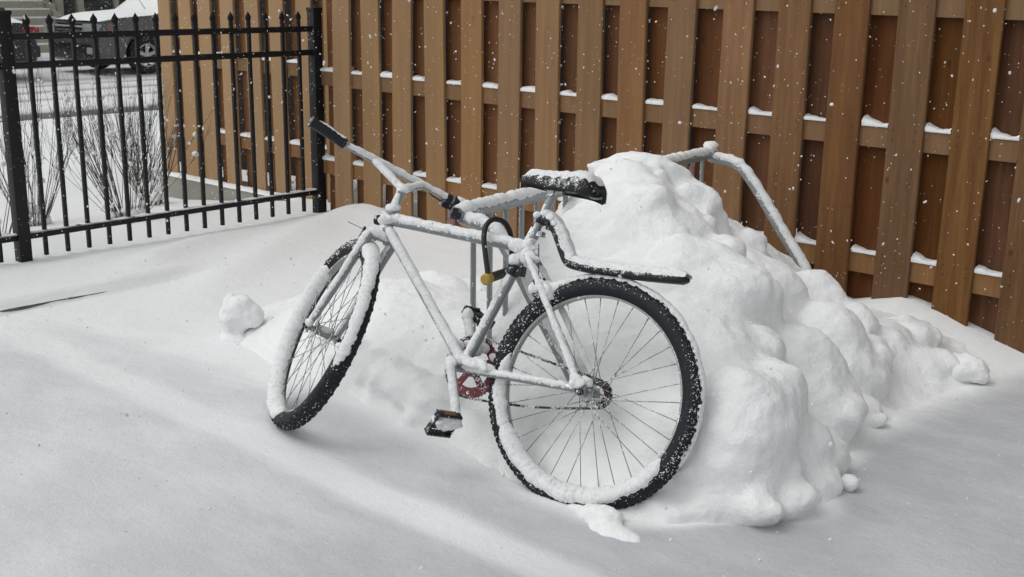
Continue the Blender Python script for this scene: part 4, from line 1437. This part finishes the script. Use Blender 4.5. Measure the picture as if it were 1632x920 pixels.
# fork, stem, handlebar
def make_front():
    crown = L(.8425, .343)
    m = MB(); s = MB()
    m.tube([L(.8435, .335), L(.838, .364)], .018, 16)
    cw = .043
    top = crown + FU * .0
    for sd in (1, -1):
        ax = FC + FL * (.052 * sd)
        sh = crown + FL * (cw * sd) - FU * .006
        path = smooth_path([crown + FL * (.012 * sd), crown + FL * (.030 * sd) + FU * .004, sh, sh.lerp(ax, .18) - FH * .002, sh.lerp(ax, .5) - FH * .006, sh.lerp(ax, .82) - FH * .003, ax + FU * .012], 7)
        rad = [.0155 - .006 * max(0, (i / (len(path) - 1) - .35)) / .65 for i in range(len(path))]
        m.tube(path, rad, 16)
        snow_on_tube(s, path, [x for x in rad], .0060 if sd > 0 else .005, 84, .007, 14.0 + sd, rag=28)
        m.bevel_box(ax, (.014, .0028, .016), .002, (FH, FL, FU))
    fk = build('fork', m, M['frame'], BIKE, smooth='auto')
    s.ellipsoid(crown + FU * .012 + FL * .01, (.026, .040, .018), (FH, FL, FU), sub=3, jit=.3, freq=40)
    s.ellipsoid(FC + FL * .055 + FU * .014, (.018, .014, .016), (FH, FL, FU), sub=3, jit=.35, freq=50)
    s.ellipsoid(FC + FU * .014, (.016, .035, .010), (FH, FL, FU), sub=3, jit=.35, freq=50)
    build('snow', s, M['bike_snow'], fk)
    # front brake stub behind the crown with a loose cable end
    m = MB()
    bpos = crown + FL * .052 + FH * .045 - FU * .012
    m.bevel_box(bpos, (.006, .004, .022), .002, (FH, FL, FU))
    m.tube([crown + FL * .04 + FH * .01, bpos], .005, 8)
    m.tube([bpos + FU * .012, bpos + FU * .008 + FL * .045 + FH * .05], .0012, 6)
    build('brake', m, M['black'], BIKE, smooth='auto')
    # stem + bullmoose handlebar
    S0 = L(.8165, .444); S = L(.800, .505)
    m = MB(); s = MB()
    m.tube(straight(S0, S), .0130, 16)
    m.ellipsoid(S, (.018, .018, .016), (FH, FL, FU))
    B0 = S + FH * .110 + FU * .046
    JL, JR = B0 + FL * .098, B0 - FL * .092
    for J, q in ((JL, 1), (JR, -1)):
        p = smooth_path([S + FU * .004, S.lerp(J, .2) + FU * .004, J], 8)
        m.tube(p, .0115, 14)
        snow_on_tube(s, p, .0115, .0060, 100, .007, 21 + q, rag=22, d=Vector((.22, -.30, .92)).normalized())
    st = build('stem', m, M['frame'], BIKE, smooth='auto')
    snow_on_tube(s, straight(S0 + FU * .002, S), .013, .006, 120, .007, 33)
    s.ellipsoid(S + FU * .012, (.022, .022, .014), (FH, FL, FU), sub=3, jit=.35, freq=45)
    s.ellipsoid(S0 + Vector((0, -.004, .006)), (.024, .022, .014), sub=3, jit=.35, freq=45)
    build('snow', s, M['bike_snow'], st)
    bar = [B0 - FL * .315 + FU * .008 - FH * .02, B0 - FL * .20 + FU * .001, B0 - FL * .10, B0, B0 + FL * .10, B0 + FL * .20 + FU * .002, B0 + FL * .33 + FU * .016 - FH * .006]
    bp = smooth_path(bar, 8)
    m = MB(); m.tube(bp, .0112, 16)
    hb = build('handlebar', m, M['frame'], BIKE, smooth='auto')
    s = MB(); snow_on_tube(s, bp[8:41], .0112, .0065, 100, .007, 41, rag=24, d=Vector((.22, -.30, .92)).normalized())
    build('snow', s, M['bike_snow'], hb)
    def grip(p, q, nm):
        m = MB()
        n = 14; path = [p.lerp(q, i / n) for i in range(n + 1)]
        m.tube(path, [.0165 + (.0012 if i % 2 else 0) for i in range(n + 1)], 16)
        m.tube([q, q + (q - p).normalized() * .006], [.0195, .0185], 16)
        m.tube([p - (q - p).normalized() * .004, p + (q - p).normalized() * .004], .0185, 16)
        g = build('grip', m, M['black'], hb, smooth='auto')
        return g
    qL = B0 + FL * .335 + FU * .0165 - FH * .006; pL = B0 + FL * .212 + FU * .003
    g = grip(pL, qL, 'l')
    s = MB(); snow_on_tube(s, [pL.lerp(qL, .0), pL.lerp(qL, .85)], .0172, .005, 48, .006, 51, rag=30)
    build('snow', s, M['bike_snow'], g) if False else build('grip_snow', s, M['bike_snow'], hb)
    pR = B0 - FL * .215 + FU * .002 - FH * .002; qR = B0 - FL * .325 + FU * .009 - FH * .02
    g = grip(pR, qR, 'r')
    s = MB(); snow_on_tube(s, [pR, qR], .0172, .006, 70, .006, 55, rag=24)
    build('grip_snow', s, M['bike_snow'], hb)
    # right brake lever
    m = MB()
    c = B0 - FL * .192
    m.tube([c + FL * .010, c - FL * .010], .0165, 16)
    m.bevel_box(c - FU * .022 + FH * .012, (.016, .014, .012), .004, (FH, FL, FU))
    m.tube(smooth_path([c - FU * .022 + FH * .02, c - FU * .026 + FH * .045 - FL * .02, c - FU * .030 + FH * .055 - FL * .06, c - FU * .034 + FH * .05 - FL * .10], 5), .006, 10, asp=.6)
    m.tube(smooth_path([c - FU * .020 + FH * .005, c - FU * .016 + FL * .05 + FH * .02, c - FU * .006 + FL * .10 + FH * .0, S - FU * .02], 6), .0024, 8)
    build('brake_lever', m, M['black'], hb, smooth='auto')
make_front()

# U-lock round the top tube and the rack leg
def make_lock():
    root = thing('bicycle_lock', L(.39, .30), 'black U-lock with yellow ends hanging from the top tube of the bicycle', 'bike lock')
    pa, pb = L(.388, .269, .05), L(.392, .320, -.10)
    T = (pb - pa).normalized()
    m = MB()
    arc = [L(.386, .277, .047), L(.405, .33, .050), L(.425, .385, .050), L(.434, .425, .040), L(.434, .450, .016), L(.428, .458, -.012), L(.418, .452, -.042), L(.408, .425, -.066), L(.400, .375, -.080), L(.394, .328, -.088)]
    m.tube(smooth_path(arc, 6), .0082, 14)
    build('shackle', m, M['cable'], root)
    m = MB(); m.tube([pa + T * .012, pb - T * .006], .0145, 16)
    build('crossbar', m, M['lockbody'], root, smooth='auto')
    m = MB(); m.tube([pa - T * .012, pa - T * .008, pa + T * .014, pa + T * .018], [.013, .0175, .0180, .0150], 18)
    build('end_cap', m, M['yellow'], root, smooth='auto')
    m = MB(); m.tube([pb - T * .010, pb + T * .012], .0172, 16)
    build('end_cap', m, M['yellow'], root, smooth='auto')
make_lock()

# ------------------------------------------------------------------ shrubs
def make_shrub(x, y, z, hgt, spread, n, label, seed):
    rr = random.Random(seed)
    root = thing('shrub', (x, y, z), label, 'shrub', 'bare shrubs behind the iron railing')
    m = MB(); s = MB()
    def stem(p, d, ln, r, lvl):
        path = [p]; q = Vector(p); dd = Vector(d)
        k = 5
        for i in range(k):
            dd = (dd + Vector((rr.uniform(-.08, .08), rr.uniform(-.08, .08), .03))).normalized()
            q = q + dd * (ln / k); path.append(q.copy())
        m.tube(path, [r * (1 - .65 * i / k) for i in range(k + 1)], 5, caps=False)
        for i in range(1, k + 1):
            if lvl == 0 and rr.random() < .16 or lvl and rr.random() < .04:
                sz = rr.uniform(.007, .020) * (1.3 if i < 3 else .8)
                s.ellipsoid(path[i] + Vector((0, 0, sz * .5)), (sz, sz * 1.1, sz * rr.uniform(.7, 1.2)), sub=1, jit=.4, freq=40)
        if lvl < 2:
            for _ in range(rr.choice((2, 3, 3) if lvl == 0 else (1, 1, 2))):
                j = rr.randint(2, k - 1)
                nd_ = (dd + Vector((rr.uniform(-.32, .32), rr.uniform(-.32, .32), rr.uniform(.1, .5)))).normalized()
                stem(path[j], nd_, ln * rr.uniform(.35, .6), r * .55, lvl + 1)
    for i in range(n):
        a = rr.uniform(0, 2 * math.pi); t = rr.random() ** .6 * spread
        d = Vector((math.cos(a) * t, math.sin(a) * t, 1)).normalized()
        stem(Vector((x + math.cos(a) * .05, y + math.sin(a) * .05, z - .03)), d, hgt * rr.uniform(.7, 1.08), rr.uniform(.0022, .0038), 0)
    for _ in range(9):
        chunk(s, (x + rr.uniform(-.11, .11), y + rr.uniform(-.11, .11), z + rr.uniform(.02, .13)), (.042, .042, .026), rr.randint(1, 999), jit=.6, sub=3)
    build('twigs', m, M['twig'], root)
    build('snow', s, M['snow'], root, kind='stuff')
make_shrub(-6.75, 3.95, -.10, .78, .95, 44, 'bare fan-shaped shrub in the middle behind the iron railing', 3)
make_shrub(-7.35, 3.62, -.18, .90, .60, 30, 'bare shrub just right of the thick left railing post', 5)
make_shrub(-6.55, 2.98, -.08, .62, .55, 20, 'bare shrub at the left edge directly behind the thick railing post', 8)
make_shrub(-7.55, 4.62, -.20, .72, .60, 26, 'snow-clotted shrub against the corner of the concrete base', 9)
make_shrub(-8.9, 5.3, -.29, .85, .7, 24, 'bare shrub farthest back by the street edge', 12)

# ------------------------------------------------------------------ parked cars
def prism(poly, x0, x1, bev=.02):
    """side profile poly [(y, z)] extruded along X with bevelled edges"""
    bm = bmesh.new()
    a = [bm.verts.new((x0, y, z)) for y, z in poly]
    b = [bm.verts.new((x1, y, z)) for y, z in poly]
    n = len(poly)
    bm.faces.new(a); bm.faces.new(b[::-1])
    for i in range(n):
        bm.faces.new((a[i], b[i], b[(i + 1) % n], a[(i + 1) % n]))
    bmesh.ops.recalc_face_normals(bm, faces=bm.faces[:])
    if bev:
        bmesh.ops.bevel(bm, geom=bm.edges[:], offset=bev, segments=2, affect='EDGES', clamp_overlap=True)
    bm.verts.index_update()
    V = [tuple(v.co) for v in bm.verts]; F = [tuple(v.index for v in f.verts) for f in bm.faces]
    bm.free()
    return V, F

def car_wheel(root, x, y, z, side):
    m = MB(); n = 36
    sec = [(.20, .0), (.215, .10), (.30, .11), (.335, .085), (.340, -.06), (.325, -.10), (.21, -.10)]
    V = []
    for i in range(n):
        t = 2 * math.pi * i / n
        V += [(x + side * (b - .02), y + a * math.cos(t), z + a * math.sin(t)) for a, b in sec]
    k = len(sec)
    m.add(V, [(i * k + j, i * k + (j + 1) % k, ((i + 1) % n) * k + (j + 1) % k, ((i + 1) % n) * k + j) for i in range(n) for j in range(k)])
    w = build('wheel', m, M['tyre'], root, smooth='auto')
    m = MB()
    V = []
    sec = [(.215, .075), (.200, .080), (.185, .055), (.185, .02)]
    for i in range(n):
        t = 2 * math.pi * i / n
        V += [(x + side * (b - .0), y + a * math.cos(t), z + a * math.sin(t)) for a, b in sec]
    m.add(V, [(i * 4 + j, i * 4 + j + 1, ((i + 1) % n) * 4 + j + 1, ((i + 1) % n) * 4 + j) for i in range(n) for j in range(3)])
    for j in range(5):
        t = 2 * math.pi * j / 5 + .3
        ry, rz = math.cos(t), math.sin(t)
        m.bevel_box((x + side * .062, y + .10 * ry, z + .10 * rz), (.012, .10, .032), .008, (Vector((1, 0, 0)), Vector((0, ry, rz)), Vector((0, -rz, ry))))
    m.tube([(x + side * .05, y, z), (x + side * .085, y, z)], .05, 16)
    build('rim', m, M['chrome'], w, smooth='auto')

def loft_snow(m, prof, x0, x1, seed, th=.06):
    """snow lying along a profile [(y,z)] between x0 and x1"""
    pr = resample([(0, y, z) for y, z in prof], .12)
    K = 9; V = []
    n = len(pr)
    for i, p in enumerate(pr):
        e = min(1, min(i, n - 1 - i) / 2) ** .5
        for k in range(K):
            u = k / (K - 1)
            x = x0 + (x1 - x0) * u
            t = th * (1 - abs(2 * u - 1) ** 5) * (1 + .4 * mnoise.noise(Vector((x * 1.5, p.y * 1.5, seed)))) * e
            V.append((x, p.y, p.z + (t if 0 < k < K - 1 else -.01)))
    m.add(V, [(i * K + k, i * K + k + 1, (i + 1) * K + k + 1, (i + 1) * K + k) for i in range(n - 1) for k in range(K - 1)])

def make_suv():
    xl, xr, y0, g = -19.8, -21.6, 11.2, -.35
    root = thing('parked_car', ((xl + xr) / 2, y0 + 2.2, g), 'dark grey SUV parked across the street with snow on its bonnet', 'car', 'cars parked across the street')
    P = lambda a, h: (y0 + a, g + h)
    arch = lambda c, r=.41: [P(c + r * math.cos(R(t)), .37 + r * math.sin(R(t))) for t in range(190, -11, -20)]
    # lower body with wheel openings
    poly = [P(.02, .62), P(.03, .30), P(.12, .22), P(.50, .24)] + arch(1.0)[1:-1] + [P(1.5, .24), P(3.25, .24)] + arch(3.72)[1:-1] + [P(4.35, .26), P(4.66, .40), P(4.68, .95), P(4.60, 1.08), P(1.35, 1.07), P(.60, 1.03), P(.16, .96), P(.05, .86)]
    m = MB(); m.add(*prism(poly, xl, xr, .035))
    build('body', m, M['suv'], root, smooth='auto')
    m = MB(); m.add(*prism([P(1.30, 1.05), P(2.05, 1.62), P(2.5, 1.70), P(4.1, 1.68), P(4.60, 1.08)], xl - .12, xr + .12, .05))
    cb = build('cabin', m, M['suv'], root, smooth='auto')
    m = MB()
    m.add([(xl - .22, *P(1.40, 1.115)), (xr + .22, *P(1.40, 1.115)), (xr + .28, *P(2.02, 1.60)), (xl - .28, *P(2.02, 1.60))], [(0, 1, 2, 3)])
    m.add([(xl - .112, *P(1.62, 1.12)), (xl - .112, *P(2.6, 1.12)), (xl - .112, *P(2.6, 1.60)), (xl - .112, *P(2.16, 1.60))], [(0, 1, 2, 3)])
    m.add([(xl - .112, *P(2.68, 1.12)), (xl - .112, *P(3.6, 1.12)), (xl - .112, *P(3.6, 1.60)), (xl - .112, *P(2.68, 1.60))], [(0, 1, 2, 3)])
    build('window', m, M['glass'], cb, smooth=False)
    for yy in (1.0, 3.72):
        car_wheel(root, xl - .06, y0 + yy, g + .345, 1); car_wheel(root, xr + .06, y0 + yy, g + .345, -1)
    # front fascia: grille with bars, lower intake, headlights, fog lamps
    yf = y0 - .005
    m = MB(); m.bevel_box(((xl + xr) / 2, yf + .03, g + .80), (.52, .04, .12), .02)
    gr = build('grille', m, M['cargloss'], root, smooth='auto')
    for k in range(3):
        m = MB(); m.bevel_box(((xl + xr) / 2, yf - .012, g + .73 + .07 * k), (.50, .008, .014), .004)
        build('grille_bar', m, M['chrome'] if k != 1 else M['suv'], gr, smooth='auto')
    m = MB(); m.bevel_box(((xl + xr) / 2, yf + .03, g + .42), (.80, .05, .14), .02)
    build('lower_bumper', m, M['cargloss'], root, smooth='auto')
    for sx in (xl - .20, xr + .20):
        m = MB(); m.bevel_box((sx, yf + .06, g + .82), (.19, .10, .10), .03)
        build('headlight', m, M['headlight'], root, smooth='auto')
        m = MB(); m.bevel_box((sx, yf + .0, g + .45), (.09, .04, .06), .02)
        build('fog_lamp', m, M['headlight'], root, smooth='auto')
    m = MB(); m.bevel_box((xl - .01, y0 + .30, g + .86), (.02, .06, .07), .01)
    build('indicator', m, M['amber'], root, smooth='auto')
    m = MB(); m.bevel_box((xl + .09, y0 + 1.85, g + 1.16), (.10, .05, .07), .03)
    build('mirror', m, M['suv'], root, smooth='auto')
    m = MB()
    loft_snow(m, [P(.12, .97), P(.5, 1.03), P(1.3, 1.08), P(1.62, 1.28), P(2.05, 1.62), P(2.5, 1.72), P(4.1, 1.70)], xl - .10, xr + .10, 1.0, .07)
    build('snow', m, M['snow'], root)
    m = MB(); m.tube([(xl - .5, *P(1.34, 1.15)), (xl - .62, *P(1.22, 1.42))], .008, 6)
    build('wiper', m, M['chrome'], root)
make_suv()

def make_black_car():
    xl, xr, g = -19.8, -21.55, -.35
    yr = 10.12           # rear bumper; nose points towards -Y
    root = thing('parked_car', ((xl + xr) / 2, yr - 2.2, g), 'black saloon car parked ahead of the SUV, red tail light showing', 'car', 'cars parked across the street')
    P = lambda a, h: (yr - a, g + h)
    arch = lambda c, r=.37: [P(c + r * math.cos(R(t)), .33 + r * math.sin(R(t))) for t in range(190, -11, -20)]
    poly = [P(.04, .78), P(.0, .55), P(.05, .28), P(.35, .24)] + arch(1.02)[1:-1] + [P(1.5, .22), P(3.25, .22)] + arch(3.65)[1:-1] + [P(4.3, .25), P(4.5, .4), P(4.48, .66), P(4.2, .82), P(3.3, .92), P(1.1, .98), P(.25, .97), P(.10, .92)]
    m = MB(); m.add(*prism(poly, xl, xr, .035))
    build('body', m, M['blackcar'], root, smooth='auto')
    m = MB(); m.add(*prism([P(.95, .95), P(1.55, 1.36), P(2.3, 1.42), P(2.7, 1.38), P(3.4, .90)], xl - .14, xr + .14, .05))
    cb = build('cabin', m, M['blackcar'], root, smooth='auto')
    m = MB()
    m.add([(xl - .132, *P(1.3, 1.0)), (xl - .132, *P(3.1, 1.0)), (xl - .132, *P(2.66, 1.33)), (xl - .132, *P(1.62, 1.33))], [(0, 1, 2, 3)])
    build('window', m, M['glass'], cb, smooth=False)
    for yy in (1.02, 3.65):
        car_wheel(root, xl - .06, yr - yy, g + .335, 1); car_wheel(root, xr + .06, yr - yy, g + .335, -1)
    for sx in (xl - .11, xr + .11):
        m = MB(); m.bevel_box((sx, yr - .12, g + .80), (.125, .15, .10), .03)
        build('tail_light', m, M['tail'], root, smooth='auto')
    m = MB(); m.bevel_box(((xl + xr) / 2, yr + .01, g + .48), (.80, .06, .10), .03)
    build('rear_bumper', m, M['blackcar'], root, smooth='auto')
    m = MB()
    loft_snow(m, [P(.10, .95), P(.3, .98), P(1.0, 1.0), P(1.55, 1.38), P(2.3, 1.44), P(2.7, 1.40), P(3.4, .93), P(4.2, .84)], xl - .03, xr + .03, 4.0, .12)
    build('snow', m, M['snow'], root)
make_black_car()

# ------------------------------------------------------------------ house across the street
def make_house():
    X = -26.0
    root = thing('house', (X, 14, -.15), 'grey clapboard house with cream porch posts and steps across the street', 'house')
    m = MB(); m.box((X - 3, 14, 3.0), (2.6, 12, 3.3)); build('wall', m, M['darkwall'], root, smooth=False)
    m = MB()
    for k in range(40):
        z = .0 + k * .14
        V = [(X - .36, 2, z), (X - .36, 26, z), (X - .385, 26, z + .135), (X - .385, 2, z + .135), (X - .40, 2, z), (X - .40, 26, z)]
        m.add(V, [(0, 1, 2, 3), (0, 4, 5, 1)])
    sd = build('siding', m, M['siding'], root, smooth=False)
    # porch deck, posts and beam
    m = MB(); m.box((X + .35, 15.8, .18), (.70, 4.6, .10)); build('porch_deck', m, M['cream'], root, smooth=False)
    for y, w in ((13.35, .085), (13.85, .075), (14.75, .05), (16.4, .085), (18.2, .085), (20.2, .085)):
        m = MB(); m.bevel_box((X + .9, y, 1.55), (w, w, 1.32), .012); m.bevel_box((X + .9, y, .32), (w * 1.35, w * 1.35, .05), .01); m.bevel_box((X + .9, y, 2.80), (w * 1.35, w * 1.35, .05), .01)
        build('porch_post', m, M['cream'], root, smooth='auto')
    m = MB(); m.box((X + .45, 15.8, 2.98), (.65, 4.7, .12)); build('porch_beam', m, M['cream'], root, smooth=False)
    m = MB(); m.box((X + .40, 15.8, 3.14), (.85, 4.9, .035)); build('snow', m, M['snow'], root, smooth=False)
    # steps up to the door on the left
    for k in range(8):
        m = MB(); m.box((X + 2.1 - .27 * k, 11.9, -.08 + .17 * k), (.15, 1.15, .085)); st = build('step', m, M['cream'], root, smooth=False)
        m = MB(); m.box((X + 2.11 - .27 * k, 11.9, .020 + .17 * k), (.13, 1.12, .014)); build('snow', m, M['snow'], st, smooth=False)
    m = MB()
    for k in range(8):
        m.box((X + 2.1 - .27 * k, 13.10, -.05 + .17 * k), (.16, .045, .20))
    build('stringer', m, M['cream'], root, smooth=False)
    for y in (14.9, 17.6, 20.4, 5.0, 8.0):
        m = MB(); m.bevel_box((X - .33, y, 1.75), (.05, .55, .80), .01); wd = build('window', m, M['cream'], root, smooth='auto')
        for dz in (-.38, .38):
            m = MB(); m.box((X - .275, y, 1.75 + dz), (.006, .46, .33)); build('pane', m, M['window'], wd, smooth=False)
    m = MB(); m.bevel_box((X - .34, 11.9, 2.25), (.04, .5, 1.05), .01); build('door', m, M['cream'], root, smooth='auto')
make_house()

# ------------------------------------------------------------------ falling snow
def make_flakes():
    rr = np.random.default_rng(5)
    base = []
    for s in range(6):
        b = MB(); b.ellipsoid((0, 0, 0), (1, 1, 1), sub=1, jit=.8, freq=1.3 + .4 * s)
        base.append((np.array(b.v), np.array(b.f)))
    V = []; F = []; o = 0
    Cm = np.array([0, 0, 1.42]); fwd = np.array([-.639, .727, -.252])
    n = 0
    while n < 17000:
        p = rr.uniform((-8.5, -.6, 0.02), (0.6, 5.0, 2.1))
        d = p - Cm
        if d @ fwd < 1.3:
            continue
        n += 1
        v, f = base[n % 6]
        s = .0008 + .0017 * rr.random() ** 3.0
        sc = s * rr.uniform(.7, 1.3, 3); sc[2] *= 1.25
        a = rr.uniform(0, 6.28); ca, sa = math.cos(a), math.sin(a)
        tl = rr.uniform(-.7, .7)
        q = v * sc
        q = np.stack([q[:, 0] * ca - q[:, 1] * sa + q[:, 2] * tl * ca, q[:, 0] * sa + q[:, 1] * ca + q[:, 2] * tl * sa, q[:, 2]], 1) + p
        V.append(q); F.append(f + o); o += len(v)
    # farther out, over the lawn and street, as seen past the end of the fence
    n = 0
    while n < 6500:
        p = rr.uniform((-20, 1.5, -.3), (-6.2, 12.5, 1.7))
        if p[1] > -.62 * p[0] + .35:
            continue
        n += 1
        v, f = base[n % 6]
        V.append(v * (rr.uniform(.0016, .0042, 3)) + p); F.append(f + o); o += len(v)
    me = bpy.data.meshes.new('falling_snow')
    me.from_pydata(np.concatenate(V).tolist(), [], np.concatenate(F).tolist())
    me.materials.append(M['flake'])
    me.update()
    ob = bpy.data.objects.new('falling_snow', me)
    COL.objects.link(ob)
    ob['kind'] = 'stuff'
    ob['label'] = 'snowflakes falling through the air'
make_flakes()
